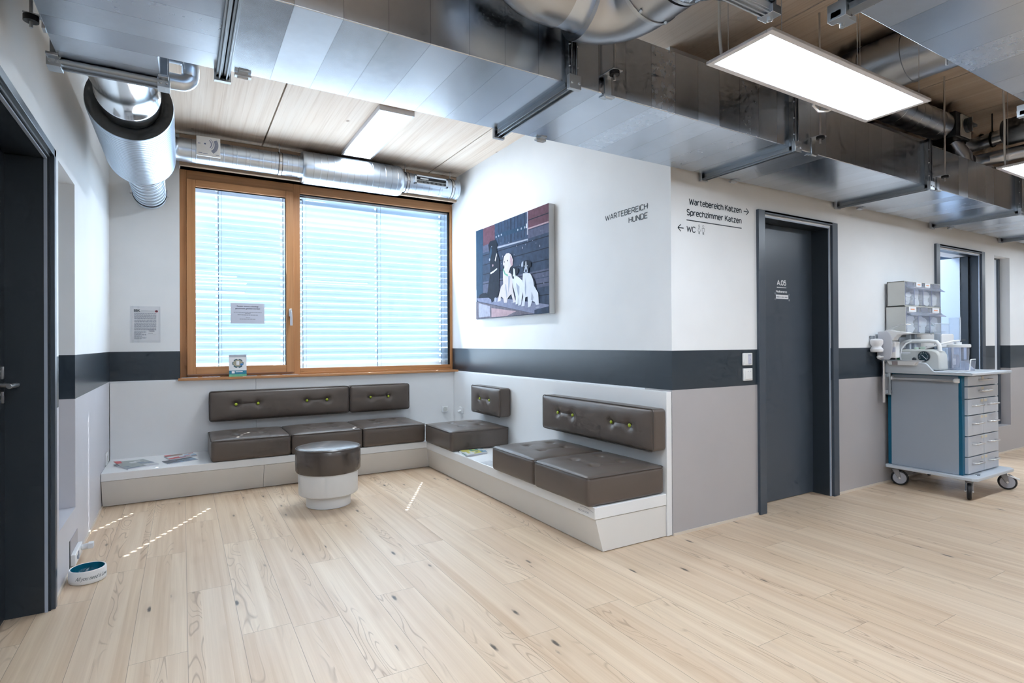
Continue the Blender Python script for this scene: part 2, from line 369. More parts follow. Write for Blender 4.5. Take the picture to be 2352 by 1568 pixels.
# plain condensed grotesque drawn with strokes (for the vinyl lettering)
def _A(cx, cy, rx, ry, a0, a1, n=9): return [(cx + rx * cos(radians(a0 + (a1 - a0) * i / n)), cy + ry * sin(radians(a0 + (a1 - a0) * i / n))) for i in range(n + 1)]
_BOWL = _A(.23, .49, .23, .23, 180, 0) + _A(.23, .23, .23, .23, 0, -180) + [(0, .49)]
GLY = {
 'W': (.86, [[(0, 1), (.2, 0), (.43, .85), (.66, 0), (.86, 1)]]), 'A': (.62, [[(0, 0), (.31, 1), (.62, 0)], [(.1, .29), (.52, .29)]]),
 'R': (.56, [[(0, 0), (0, 1), (.28, 1)] + _A(.28, .735, .265, .265, 90, -90) + [(0, .47)], [(.27, .47), (.56, 0)]]),
 'T': (.56, [[(0, 1), (.56, 1)], [(.28, 1), (.28, 0)]]), 'E': (.5, [[(.5, 1), (0, 1), (0, 0), (.5, 0)], [(0, .52), (.44, .52)]]),
 'B': (.56, [[(0, 0), (0, 1), (.29, 1)] + _A(.29, .765, .235, .235, 90, -90) + [(0, .53)], [(.29, .53)] + _A(.29, .265, .265, .265, 90, -90) + [(0, 0)]]),
 'I': (0, [[(0, 0), (0, 1)]]), 'C': (.54, [_A(.28, .71, .28, .29, 15, 180) + _A(.28, .29, .28, .29, 180, 345)]), 'H': (.56, [[(0, 0), (0, 1)], [(.56, 0), (.56, 1)], [(0, .52), (.56, .52)]]),
 'U': (.56, [[(0, 1)] + _A(.28, .28, .28, .28, 180, 360) + [(.56, 1)]]), 'N': (.58, [[(0, 0), (0, 1), (.58, 0), (.58, 1)]]),
 'D': (.56, [[(0, 0), (0, 1), (.26, 1)] + _A(.26, .7, .3, .3, 90, 0) + _A(.26, .3, .3, .3, 0, -90) + [(0, 0)]]), 'K': (.56, [[(0, 0), (0, 1)], [(.54, 1), (.02, .36)], [(.2, .58), (.58, 0)]]),
 'S': (.52, [_A(.26, .75, .25, .25, 25, 270) + _A(.26, .25, .26, .25, 90, -155)]), 'M': (.7, [[(0, 0), (0, 1), (.35, .4), (.7, 1), (.7, 0)]]),
 'a': (.42, [_A(.21, .5, .21, .22, 150, 0) + [(.42, 0)], [(.42, .42)] + _A(.2, .21, .2, .21, 90, 270) + [(.42, .1)]]), 'r': (.33, [[(0, 0), (0, .72)], _A(.23, .46, .23, .26, 180, 65)]),
 't': (.36, [[(.13, .95)] + _A(.31, .19, .18, .19, 180, 275), [(0, .7), (.34, .7)]]), 'e': (.46, [[(.02, .38), (.46, .38)] + _A(.23, .49, .23, .23, 0, 180) + _A(.23, .23, .23, .23, 180, 325)]),
 'b': (.46, [[(0, 0), (0, 1)], _BOWL]), 'i': (0, [[(0, 0), (0, .72)], [(0, .93), (0, .98)]]), 'c': (.42, [_A(.22, .5, .22, .22, 30, 180) + _A(.22, .22, .22, .22, 180, 330)]),
 'h': (.44, [[(0, 0), (0, 1)], _A(.22, .5, .22, .22, 180, 0) + [(.44, 0)]]), 'z': (.42, [[(0, .72), (.42, .72), (0, 0), (.42, 0)]]), 'n': (.44, [[(0, 0), (0, .72)], _A(.22, .5, .22, .22, 180, 0) + [(.44, 0)]]),
 'p': (.46, [[(0, -.26), (0, .72)], _BOWL]), 'm': (.76, [[(0, 0), (0, .72)], _A(.19, .53, .19, .19, 180, 0) + [(.38, 0)], _A(.57, .53, .19, .19, 180, 0) + [(.76, 0)]]),
 'd': (.46, [[(.46, 0), (.46, 1)], _BOWL]), 'k': (.42, [[(0, 0), (0, 1)], [(.40, .72), (.02, .24)], [(.15, .41), (.44, 0)]]),
 '0': (.5, [_A(.25, .74, .25, .26, 0, 180) + _A(.25, .26, .25, .26, 180, 360) + [(.5, .74)]]), '5': (.48, [[(.44, 1), (.05, 1), (.03, .56)] + _A(.23, .32, .25, .32, 115, -150)]), '.': (0, [[(0, 0), (0, .05)]]), ' ': (.12, []),
}
def din(bld, txt, org, u, v, width, cap, wgt=.15, align='L', gap=.18):
    org, u, v = Vector(org), Vector(u), Vector(v); x = 0; st = []
    for ch in txt:
        wd, ls = GLY[ch]
        for l in ls: st.append([(x + a, c) for a, c in l])
        x += wd + gap
    x -= gap; W_ = x + wgt; sx = width / W_; sy = cap / (1 + wgt * .0); sh = {'L': wgt / 2 * sx, 'R': -x * sx - wgt / 2 * sx, 'C': -x * sx / 2}[align]
    hw = wgt * .5 * cap
    P = lambda a, c: (sh + a * sx, (wgt / 2 + c * (1 - wgt)) * sy)
    nrm = u.cross(v).normalized(); lay_ = [0]
    def T(p): return org + u * p[0] + v * p[1] + nrm * lay_[0]
    for l in st:
        q = [P(*p) for p in l]
        for a, c in zip(q, q[1:]):
            lay_[0] = (lay_[0] + .000012) % .0006
            dx, dy = c[0] - a[0], c[1] - a[1]; L = sqrt(dx * dx + dy * dy) or 1e-9; nx, ny = -dy / L * hw, dx / L * hw
            bld.quad(T((a[0] + nx, a[1] + ny)), T((a[0] - nx, a[1] - ny)), T((c[0] - nx, c[1] - ny)), T((c[0] + nx, c[1] + ny)))
        for p in q[1:-1]:
            lay_[0] = (lay_[0] + .000012) % .0006; bld.poly([T((p[0] + hw * cos(t * pi / 4), p[1] + hw * sin(t * pi / 4))) for t in range(8)])
        if len(q) == 2 and abs(q[0][1] - q[1][1]) < .1 * cap and abs(q[0][0] - q[1][0]) < 1e-6:
            p = q[0]; bld.quad(*[T((p[0] + a * hw, p[1] + c * hw)) for a, c in ((-1, -1), (1, -1), (1, 1), (-1, 1))])
    return bld
# ================================================================== THE SETTING
def wall_cells(bld, u0, u1, z0, z1, holes, emit):
    us = sorted({u0, u1} | {h[0] for h in holes} | {h[1] for h in holes})
    zs = sorted({z0, z1} | {h[2] for h in holes} | {h[3] for h in holes})
    us = [u for u in us if u0 <= u <= u1]; zs = [z for z in zs if z0 <= z <= z1]
    for a, b in zip(us, us[1:]):
        run = None
        for c, d in zip(zs, zs[1:]):
            m = ((a + b) / 2, (c + d) / 2)
            if any(h[0] < m[0] < h[1] and h[2] < m[1] < h[3] for h in holes):
                if run: emit(bld, a, b, *run); run = None
            else: run = (run[0], d) if run else (c, d)
        if run: emit(bld, a, b, *run)

XE, YR = 12.0, -6.0
# floor, ceiling boards (CLT panels with open joints along Y)
struct(box('floor', M_FLOOR, XL - .3, XE, YR, YB + .1, -.05, 0.))
b = B()
js = [XL - .3, .648, 2.318, 3.03, 4.72, 5.575, 7.2, 8.9, 10.5, XE]
for a, c in zip(js, js[1:]): b.box(a + .006, c - .006, YR, YB + .1, ZC, ZC + .06)
b.mi = 1; b.box(XL - .3, XE, YR, YB + .1, ZC + .05, ZC + .1)
struct(b.build('ceiling', [M_CEIL, pbr('joint_shadow', (.10, .055, .03), .9)], smooth=False))
# walls
D1 = (3.575, 4.39, -.01, 2.115)          # door A.05
D3 = (6.20, 7.10, -.01, 2.10)            # open door down the corridor
N3 = (7.46, 7.86, .29, 2.125)            # narrow side light beside it
b = B(); wall_cells(b, XR, XE, 0, ZC, [D1, D3, N3], lambda q, a, c, z0, z1: q.box(a, c, YC, YC + .24, z0, z1))
struct(b.build('wall_corridor', M_WALL_G, smooth=False))
struct(box('wall_right', M_WALL_W, XR, XR + .2, YC + .24, YB + .4, 0, ZC))
W1 = (-.02, XR, .905, 2.80)
b = B(); wall_cells(b, XL, XR, 0, ZC, [W1], lambda q, a, c, z0, z1: q.box(a, c, YB, YB + .19, z0, z1))
struct(b.build('wall_back', M_WALL_W, smooth=False))
D2 = (2.40, 3.300, -.01, 2.09); N2 = (3.505, 3.995, .30, 2.13)
b = B(); wall_cells(b, YR, YB + .2, 0, ZC, [D2, N2], lambda q, a, c, z0, z1: q.box(XL - .24, XL, a, c, z0, z1))
struct(b.build('wall_left', M_WALL_L, smooth=False))
struct(box('wall_rear', M_WALL_W, XL, XE, YR - .1, YR, 0, ZC))
struct(box('wall_end', M_WALL_W, XE, XE + .1, YR, YC + .3, 0, ZC))
# pale side room seen through the open door
M_SIDE = pbr('side_room_paint', (.52, .66, .84), .6)
b = B(); b.box(5.2, 10.2, 4.9, 5.0, 0, 2.6); b.box(5.1, 5.2, YC + .24, 5., 0, 2.6); b.box(10.2, 10.3, YC + .24, 5., 0, 2.6)
struct(b.build('wall_side_room', M_SIDE, smooth=False))
struct(box('ceiling_side_room', M_SIDE, 5.1, 10.3, YC + .24, 5., 2.6, 2.65))
# thin skirting strips
M_STRIP = pbr('pale_skirting', (.66, .58, .49), .5)
b = B()
for a, c in ((XR + .002, 3.485), (4.478, 6.11), (7.225, XE)): b.box(a, c, YC - .008, YC, 0, .016)
struct(b.build('baseboard_corridor', M_STRIP, smooth=False))
b = B(); b.box(XL, XL + .008, 3.345, 5.18, 0, .014); b.box(XL, XL + .008, YR, 2.3, 0, .014)
struct(b.build('baseboard_left', M_STRIP, smooth=False))
# timber beam over the window, sill
struct(box('trim_1', M_BEAM, -.02, XR, 5.702, YB + .19, 2.80, ZC, bevel=.006))
struct(box('trim_2', M_OAK_X, -.035, XR, 5.675, 5.90, .903, .925, bevel=.003))
# unseen ground outside, added pale to bounce sun up to the slats
struct(box('ground', pbr('pale_bounce_ground', (.45, .47, .5), .8), -14, 16, 6.3, 30, -.9, -.8))

# ---- window_1: larch frame, opening sash with handle, fixed light
FY, FD = 5.83, .07
w = struct(thing('window_1', 'wide larch window with one opening sash and one fixed light', 'window', (1.3, FY, .93)))
del w['category']
b = B(); b.box(-.02, .034, FY, FY + FD, .925, 2.80); b.box(.945, 1.005, FY, FY + FD, .925, 2.80); b.box(2.628, XR, FY, FY + FD, .925, 2.80)
b.build('frame_upright', M_OAK_Z, w, .003)
b = B()
for a, c in ((.034, .945), (1.005, 2.628)): b.box(a, c, FY, FY + FD, 2.715, 2.80); b.box(a, c, FY, FY + FD, .925, .945)
b.box(1.005, 2.628, FY + .004, FY + FD, .945, .981)
b.build('frame_rail', M_OAK_X, w, .003)
SY = 5.80
sash = B(); sash.box(.034, .104, SY, SY + .07, .948, 2.715); sash.box(.872, .942, SY, SY + .07, .948, 2.715)
sash = sash.build('sash', M_OAK_Z, w, .003)
b = B(); b.box(.104, .872, SY + .002, SY + .07, 2.652, 2.715); b.box(.104, .872, SY + .002, SY + .07, .948, 1.018)
b.build('sash_rail', M_OAK_X, sash, .003)
b = B(); b.box(.104, .872, SY + .03, SY + .034, 1.018, 2.652); b.build('pane', M_GLASS, sash, smooth=False)
b = B(); b.box(1.005, 2.628, FY + .03, FY + .034, .981, 2.715); b.build('pane', M_GLASS, w, smooth=False)
b = B()
b.box(.104, .872, SY + .026, SY + .040, 2.643, 2.652); b.box(.866, .872, SY + .026, SY + .040, 1.018, 2.652)
b.box(1.005, 2.628, FY + .026, FY + .040, 2.700, 2.715); b.box(2.605, 2.628, FY + .026, FY + .040, .981, 2.715)
b.build('gasket', M_BLACK, w, smooth=False)
b = B(); b.box(.893, .921, SY - .010, SY, 1.490, 1.565)
b.cyl((.907, SY - .01, 1.535), (.907, SY - .04, 1.535), .011, 14)
b.tube([(.907, SY - .036, 1.545), (.907, SY - .042, 1.53), (.909, SY - .043, 1.49), (.910, SY - .043, 1.40)], .0105, 12)
b.build('handle', M_STEEL, sash, .003)

# ---- venetian blinds outside the glass (cord holes punched through every slat)
def blind(label, x0, x1, cords, group, z0=.935, z1=2.70):
    r = thing('venetian_blind', label, 'blind', ((x0 + x1) / 2, 5.95, z0), group)
    b = B(); z = z1 - .03; pitch = .0665; prof = []
    half, th = .0365, radians(SLAT_T)
    for i in range(7):
        t = -1 + 2 * i / 6; y = t * half; zz = .0145 * (1 - t * t)
        prof.append((y * cos(th) + zz * sin(th), zz * cos(th) - y * sin(th)))
    us = [x0]
    for c in cords: us += [c - .018, c + .001]
    us.append(x1)
    while z > z0 + .02:
        rows = [[b.bm.verts.new((u, 5.95 + y, z + q)) for u in us] for y, q in prof]
        for i in range(6):
            for k in range(len(us) - 1):
                if k % 2 == 1 and i in (2, 3): continue      # the hole
                b.face([rows[i][k], rows[i][k + 1], rows[i + 1][k + 1], rows[i + 1][k]])
        z -= pitch
    b.build('slats', M_SLAT, r)
    b = B()
    for c in cords:
        b.box(c + .002, c + .008, 5.949, 5.951, z0, z1)
        b.cyl((c + .030, 5.905, z0), (c + .030, 5.905, z1), .0011, 6)
    b.build('lift_cord', pbr('blind_cord', (.10, .15, .22), .6), r, smooth=False)
    box('sun_block_box', M_PLASTIC, x0 - .1, x1 + .1, 5.93, 6.07, 2.70, 2.87, r, .004)  # box added to keep sun from leaking over the top slat
    box('bottom_rail', M_PLASTIC, x0, x1, 5.915, 5.985, z0 - .022, z0 - .006, r, .004)
    return r
SLAT_T = 50
blind('white slatted blind behind the opening sash of the larch window', -.05, .975, [.288, .86], 'blinds outside the larch window')
blind('white slatted blind behind the wide fixed pane of the larch window', .99, 2.70, [1.045, 1.812, 2.56], 'blinds outside the larch window')

# ---- doors
def door_frame_x(root, x0, x1, zt, y, out=.085, proud=.02):
    """steel frame in a wall facing -Y"""
    b = B(); b.box(x0 - out, x0 - .012, y - proud, y + .004, 0, zt + .035); b.box(x1 + .012, x1 + out, y - proud, y + .004, 0, zt + .035)
    b.box(x0 - .012, x1 + .012, y - proud, y + .004, zt + .012, zt + .035); b.box(x0 - .012, x1 + .012, y - proud, y + .004, zt + .02, zt + .035)
    b.build('frame', M_ANTH, root, .002)
def lining_x(root, x0, x1, zt, y, depth):
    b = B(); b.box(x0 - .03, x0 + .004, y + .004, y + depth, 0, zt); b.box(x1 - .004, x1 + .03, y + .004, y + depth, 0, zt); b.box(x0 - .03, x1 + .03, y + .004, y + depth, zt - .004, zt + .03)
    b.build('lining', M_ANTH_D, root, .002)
    b = B(); b.box(x1 - .007, x1 + .002, y - .002, y + .006, 0, zt); b.box(x0, x1, y - .002, y + .006, zt - .007, zt + .003)
    b.build('frame_lip', M_LIP, root, smooth=False)
d = struct(thing('door_1', 'closed anthracite door lettered A.05', 'door', (3.98, YC, 0))); del d['category']
door_frame_x(d, 3.575, 4.390, 2.115, YC); lining_x(d, 3.575, 4.390, 2.112, YC, .19)
leaf = box('leaf', M_ANTH, 3.575, 4.390, 2.66, 2.70, .006, 2.108, d, .002)
b = B(); U, V = (1, 0, 0), (0, 0, 1); yy = 2.6588
din(b, 'A.05', (3.929, yy, 1.650), U, V, .119, .042, .19); b.box(3.929, 4.047, yy - .0006, yy, 1.632, 1.637)
din(b, 'Medikamente', (3.917, yy, 1.594), U, V, .139, .018, .19)
b.build('lettering', M_INKW, leaf, smooth=False)
b = B(); b.box(3.914, 4.070, yy - .0012, yy - .0004, 1.547, 1.578); b.mi = 1
for q0, q1 in ((3.922, 3.955), (3.959, 3.973), (3.982, 3.988), (3.992, 4.012), (4.022, 4.058)): b.box(q0, q1, yy - .0016, yy - .0013, 1.557, 1.565)
b.build('paper_note', [M_PAPER, M_INKGREY], leaf, smooth=False)
b = B()
for cx, cz in ((3.908, 1.585), (4.078, 1.580), (3.908, 1.543), (4.076, 1.540)):
    for s in (-1, 1): b.box(cx - .012, cx + .012, yy - .0008, yy - .0002, cz - .008, cz + .008)
b.build('adhesive_tape', M_ACRYL, leaf, smooth=False)

d = struct(thing('door_3', 'open door with anthracite frame farther down the corridor', 'door', (6.66, YC, 0))); del d['category']
door_frame_x(d, 6.205, 7.095, 2.10, YC); lining_x(d, 6.205, 7.095, 2.097, YC, .085)
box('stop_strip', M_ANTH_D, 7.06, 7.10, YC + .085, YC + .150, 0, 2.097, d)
leaf = box('leaf', pbr('door_leaf_bright_reflection', (.50, .62, .78), .4), 7.050, 7.092, YC + .152, YC + 1.05, .006, 2.09, d, .002)  # grey door leaf, its bright bluish reflection put into the colour
b = B(); b.box(7.054, 7.062, YC + .10, YC + .125, 1.02, 1.16)
b.build('handle', M_STEEL, leaf, .001)

d = struct(thing('door_2', 'recessed anthracite door in the wall by the bowl', 'door', (XL, 2.85, 0))); del d['category']
b = B(); b.box(XL - .004, XL + .018, 3.302, 3.343, 0, 2.13); b.box(XL - .004, XL + .018, 2.30, 3.343, 2.095, 2.13); b.box(XL - .004, XL + .018, 2.30, 2.36, 0, 2.13)
b.build('frame', M_ANTH, d, .002)
b = B(); b.box(XL - .02, XL + .002, 3.288, 3.302, 0, 2.085); b.box(XL - .02, XL + .002, 2.36, 3.30, 2.083, 2.092)
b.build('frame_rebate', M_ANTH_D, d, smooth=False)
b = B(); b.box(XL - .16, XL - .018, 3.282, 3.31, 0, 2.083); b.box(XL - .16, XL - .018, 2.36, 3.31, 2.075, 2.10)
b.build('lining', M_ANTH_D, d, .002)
b = B(); b.box(XL - .018, XL - .006, 3.279, 3.284, 0, 2.078); b.box(XL - .018, XL - .006, 2.36, 3.284, 2.072, 2.078)
b.build('frame_lip', M_LIP, d, smooth=False)
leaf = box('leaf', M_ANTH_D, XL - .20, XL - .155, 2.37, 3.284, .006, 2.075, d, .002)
hx = XL - .155
b = B(); b.box(hx, hx + .008, 3.228, 3.252, 1.07, 1.125); b.box(hx, hx + .008, 3.225, 3.25, .965, 1.015)
b.cyl((hx, 3.215, 1.045), (hx + .055, 3.205, 1.045), .010)
b.tube([(hx + .052, 3.10, 1.045), (hx + .055, 3.18, 1.045), (hx + .055, 3.215, 1.045)], .0105)
b.build('handle', M_STEEL, leaf, .001)

# ---- narrow side lights
def side_light(name, label, x, y, dx, holes):
    r = struct(thing(name, label, 'window', (x, y, holes[2]))); del r['category']; return r
r = side_light('window_3', 'narrow floor-length side light beside the open door', 7.66, YC + .09, 0, N3)
b = B(); b.box(N3[0], N3[1], YC + .10, YC + .106, N3[2], N3[3]); b.build('pane', clear_sheet('pale_side_glass', (.66, .80, .9), .08, .75), r, smooth=False)  # opaque pale tone stands in for the bright room behind
b = B(); b.box(N3[1] - .05, N3[1], YC + .085, YC + .125, N3[2], N3[3]); b.box(N3[0], N3[1], YC + .085, YC + .125, N3[3] - .012, N3[3]); b.box(N3[0], N3[0] + .02, YC + .085, YC + .125, N3[2], N3[3])
b.build('frame', M_ANTH, r, .002)
r = side_light('window_2', 'narrow side light in the wall between door and bench', XL - .2, 3.75, 0, N2)
b = B(); b.box(XL - .206, XL - .2, N2[0], N2[1], N2[2], N2[3]); b.build('pane', pbr('frosted_side_glass', (.45, .5, .55), .3), r, smooth=False)
b = B(); b.box(XL - .22, XL - .18, N2[0], N2[0] + .03, N2[2], N2[3]); b.box(XL - .22, XL - .18, N2[1] - .03, N2[1], N2[2], N2[3]); b.build('frame', M_ANTH, r, .002)
# ================================================================== BENCH AND CUSHIONS
bench = thing('corner_bench', 'white L-shaped wall bench with sloping plinth carrying the brown cushions', 'bench', (1.6, 5.3, 0))
b = B(); b.prism([(XL + .002, 5.10, .208), (XL + .002, 5.10, .268), (XL + .002, 5.70, .268), (XL + .002, 5.70, .208)], (2.65 - .05 - (XL + .002), 0, 0))
b.build('seat_board', M_WHITE, bench, .004)
b = B(); b.prism([(2.035, 2.525, .198), (2.605, 2.525, .198), (2.605, 2.525, .2685), (2.035, 2.525, .2685)], (0, 2.575, 0))
b.build('seat_board', M_WHITE, bench, .004)
def plinth_back(x0, x1):
    b = B(); b.prism([(x0, 5.106, .206), (x0, 5.185, .004), (x0, 5.70, .004), (x0, 5.70, .206)], (x1 - x0, 0, 0)); return b
for a, c in ((XL + .004, .5865), (.5885, 2.2)): plinth_back(a, c).build('plinth', M_PLINTH, bench, .0015)
b = B(); b.prism([(2.043, 2.53, .196), (2.095, 2.53, .004), (2.604, 2.53, .004), (2.604, 2.53, .196)], (0, 2.65, 0))
b.build('plinth', M_PLINTH, bench, .0015)
b = B(); b.box(XL + .004, .5865, 5.70, YB - .001, .004, .903); b.box(.5885, 2.606, 5.70, YB - .001, .004, .903)
b.build('back_panel', M_WHITE, bench, .0015)
box('back_panel', M_WHITE, 2.606, XR - .001, 2.522, 5.70, .004, .905, bench, .002)
b = B()
text(b, 'SEDRIER', (2.0344, 2.685, .218), (0, -1, 0), (0, 0, 1), .105, .011)
for i in range(12):
    t0, t1 = i / 12, (i + 1) / 12
    f = lambda t: (2.0344, 2.665 - .125 * t, .236 + .012 * sin(pi * (.25 + .75 * t)) )
    p, q = f(t0), f(t1); b.quad(p, q, (q[0], q[1], q[2] + .002), (p[0], p[1], p[2] + .002))
b.build('maker_mark', M_INKGREY, bench, smooth=False)

def lin(a, b, n, r):
    v = [a, a + r * .3, a + r * .65, a + r]; k = n
    v += [a + r + (b - a - 2 * r) * i / k for i in range(1, k)]
    return v + [b - r, b - r * .65, b - r * .3, b]
def cushion_mesh(lo, hi, r, n, axis, sgn, dimples, bulge, depth, sig, creases=(), side=.006):
    """upholstered block: rounded box, domed show face with buttoned dimples"""
    A = [lin(lo[i], hi[i], n[i], r) for i in range(3)]; V = {}; bld = B()
    ua, va = [i for i in range(3) if i != axis]
    def vert(i, j, k):
        if (i, j, k) in V: return V[(i, j, k)]
        p = [A[0][i], A[1][j], A[2][k]]; q = [min(max(p[t], lo[t] + r), hi[t] - r) for t in range(3)]
        dv = Vector([p[t] - q[t] for t in range(3)])
        if dv.length > 1e-9: dv.normalize(); p = [q[t] + dv[t] * r for t in range(3)]
        P = [(p[t] - lo[t]) / (hi[t] - lo[t]) * 2 - 1 for t in range(3)]
        out = list(p)
        u, v = p[ua], p[va]
        if P[axis] * sgn > .55:
            wgt = min(1, (P[axis] * sgn - .55) / .45)
            h = bulge * (1 - P[ua] ** 4) * (1 - P[va] ** 4)
            for du, dv2 in dimples:
                d2 = (u - du) ** 2 + (v - dv2) ** 2
                h -= depth * math.exp(-d2 / (2 * sig * sig)) + depth * .35 * math.exp(-sqrt(d2) / (sig * 2.6))
            for (u0, v0, u1, v1) in creases:
                L2 = (u1 - u0) ** 2 + (v1 - v0) ** 2; t = ((u - u0) * (u1 - u0) + (v - v0) * (v1 - v0)) / L2
                tc = min(max(t, 0), 1); dd = (u - u0 - tc * (u1 - u0)) ** 2 + (v - v0 - tc * (v1 - v0)) ** 2
                h -= depth * .34 * math.exp(-dd / (2 * (sig * .33) ** 2))
            out[axis] += sgn * h * wgt
        for t in (ua, va):
            if abs(P[t]) > .9:
                o2 = 1
                for s in range(3):
                    if s != t: o2 *= (1 - P[s] ** 2)
                out[t] += side * o2 * (1 if P[t] > 0 else -1)
        # faint pulls in the leather
        out[axis] += sgn * .0007 * sin(37 * u + 11 * v) * sin(23 * v + 5 * u)
        V[(i, j, k)] = bld.bm.verts.new(out); return V[(i, j, k)]
    N3_ = [len(a) for a in A]
    for ax in range(3):
        a, c = [t for t in range(3) if t != ax]
        for e in (0, N3_[ax] - 1):
            for i in range(N3_[a] - 1):
                for j in range(N3_[c] - 1):
                    vs = []
                    for di, dj in ((0, 0), (1, 0), (1, 1), (0, 1)):
                        ix = [0, 0, 0]; ix[ax] = e; ix[a] = i + di; ix[c] = j + dj; vs.append(vert(*ix))
                    bld.face(vs)
    return bld
def rrect(lo, hi, rad, axis, at, n=5):
    ua, va = [i for i in range(3) if i != axis]; pts = []
    for cu, cv, a0 in ((hi[ua] - rad, hi[va] - rad, 0), (lo[ua] + rad, hi[va] - rad, 90), (lo[ua] + rad, lo[va] + rad, 180), (hi[ua] - rad, lo[va] + rad, 270)):
        for i in range(n + 1):
            t = radians(a0 + 90 * i / n); p = [0, 0, 0]; p[ua] = cu + rad * cos(t); p[va] = cv + rad * sin(t); p[axis] = at; pts.append(p)
    return pts
def seat_cushion(label, x0, x1, y0, y1):
    lo, hi = (x0 + .003, y0 + .003, .2685), (x1 - .003, y1 - .003, .443); cx, cy = (x0 + x1) / 2, (y0 + y1) / 2
    r = thing('seat_cushion', label, 'cushion', (cx, cy, .2685), 'seat cushions on the white bench')
    dm = [(cx + sx * .105, cy + sy * .105) for sx in (-1, 1) for sy in (-1, 1)]
    cr = [(dm[0][0], dm[0][1], dm[1][0], dm[1][1]), (dm[2][0], dm[2][1], dm[3][0], dm[3][1]), (dm[0][0], dm[0][1], dm[2][0], dm[2][1])]
    cushion_mesh(lo, hi, .026, (34, 34, 5), 2, 1, dm, .022, .021, .018, cr).build('cover', M_LEATHER, r)
    b = B(); b.tube(rrect(lo, hi, .028, 2, hi[2] - .006), .0032, 6, closed=True); b.build('piping', M_SEAM, r)
    for u, v in dm:
        B().ball((u, v, hi[2] + .0025), .008, sz=.5, seg=10).build('button', M_SEAM, r)
    return r
seat_cushion('brown leather seat cushion beside the magazines under the window, first of that row', .190, .803, 5.088, 5.688)
seat_cushion('brown leather seat cushion in the middle of the window row, behind the round stool', .803, 1.418, 5.088, 5.688)
seat_cushion('brown leather seat cushion under the window, last of that row before the corner', 1.418, 2.030, 5.088, 5.688)
seat_cushion('single brown leather seat cushion below the smallest back cushion, by the corner sockets', 2.010, 2.603, 4.470, 5.086)
seat_cushion('brown leather seat cushion under the dog picture, next to the magazine stack', 1.998, 2.600, 3.118, 3.710)
seat_cushion('brown leather seat cushion at the open end of the bench, by the corridor corner', 1.990, 2.600, 2.530, 3.116)

def back_cushion(label, lo, hi, axis, buttons):
    c = [(lo[i] + hi[i]) / 2 for i in range(3)]
    r = thing('back_cushion', label, 'cushion', c, 'buttoned back cushions on the bench wall')
    ua = 0 if axis == 1 else 1; dm = [(q, .682) for q in buttons]
    cr = [(dm[i][0], dm[i][1], dm[i + 1][0], dm[i + 1][1]) for i in range(0, len(dm), 2)]
    n = [6, 6, 16]; n[ua] = max(18, int((hi[ua] - lo[ua]) / .018))
    cushion_mesh(lo, hi, .022, n, axis, -1, dm, .018, .020, .019, cr, .003).build('cover', M_LEATHER, r)
    b = B(); b.tube(rrect(lo, hi, .024, axis, lo[axis] + .007), .0032, 6, closed=True); b.build('piping', M_SEAM, r)
    for q, z in dm:
        p = [0, 0, z]; p[ua] = q; p[axis] = lo[axis] - .003
        B().ball(p, .0125, sx=.6 if axis == 0 else 1, sy=.6 if axis == 1 else 1, seg=14).build('button', M_LIME, r)
    return r
back_cushion('long brown back cushion with four lime buttons on the wall under the window', (.200, 5.580, .540), (1.416, 5.699, .803), 1, (.411, .593, 1.019, 1.204))
back_cushion('short brown back cushion with two lime buttons under the window, beside the long one', (1.428, 5.580, .540), (2.040, 5.699, .803), 1, (1.630, 1.815))
back_cushion('short brown back cushion with two lime buttons, alone beside the corner sockets', (2.487, 4.440, .540), (2.605, 5.035, .803), 0, (4.643, 4.839))
back_cushion('long brown back cushion with four lime buttons beneath the dog picture, near the corridor', (2.487, 2.522, .540), (2.605, 3.745, .803), 0, (2.726, 2.905, 3.338, 3.527))

# ---- round stool
st = thing('round_stool', 'round stool with white drum base and brown leather top on the wood floor', 'stool', (.955, 4.385, 0))
c0 = (.955, 4.385, 0)
B().lathe(c0, (0, 0, 1), [(.001, .158), (.004, .162), (.100, .163)], 64).build('foot', M_PLASTIC, st)
B().lathe(c0, (0, 0, 1), [(.092, .205), (.098, .213), (.103, .215), (.270, .217)], 64).build('drum', M_PLASTIC, st)
pr = [(.258, .20), (.262, .228), (.275, .236), (.33, .238), (.40, .237), (.432, .233), (.441, .225), (.446, .21), (.452, .15), (.455, .08), (.456, .001)]
B().lathe(c0, (0, 0, 1), pr, 64, True, False).build('leather_top', pbr('stool_leather', (.080, .064, .055), .27, spec=.6), st)
B().tube([(c0[0] + .2325 * cos(2 * pi * i / 64), c0[1] + .2325 * sin(2 * pi * i / 64), .436) for i in range(64)], .003, 6, closed=True).build('piping', M_SEAM, st)

# ---- pet bowl
bw = thing('pet_bowl', 'small white ceramic bowl with petrol inside and handwriting, on the floor by the wall', 'bowl', (-.428, 3.628, 0))
c0 = (-.428, 3.628, 0); R_ = .081
B().lathe(c0, (0, 0, 1), [(.002, R_ - .004), (.006, R_ - .001), (.02, R_), (.058, R_ - .001), (.0655, R_ - .003), (.067, R_ - .006), (.0655, R_ - .009)], 56, True, False).build('shell', M_PLASTIC, bw)
B().lathe(c0, (0, 0, 1), [(.0655, R_ - .009), (.05, R_ - .0105), (.025, R_ - .014), (.016, R_ - .022), (.013, .001)], 56, False, False).build('glazed_inside', pbr('petrol_glaze', (.006, .125, .20), .12, spec=.6), bw)
b = B(); me = text_mesh('All you need is Love', 0.); x1 = max(v.co.x for v in me.vertices); sy = .019 / capheight(); sx = .152 / x1
vs = []
for v in me.vertices:
    s = v.co.x * sx + v.co.y * sy * .45; th = radians(-122) + s / R_
    vs.append(b.bm.verts.new((c0[0] + (R_ + .0009) * cos(th), c0[1] + (R_ + .0009) * sin(th), .025 + v.co.y * sy)))
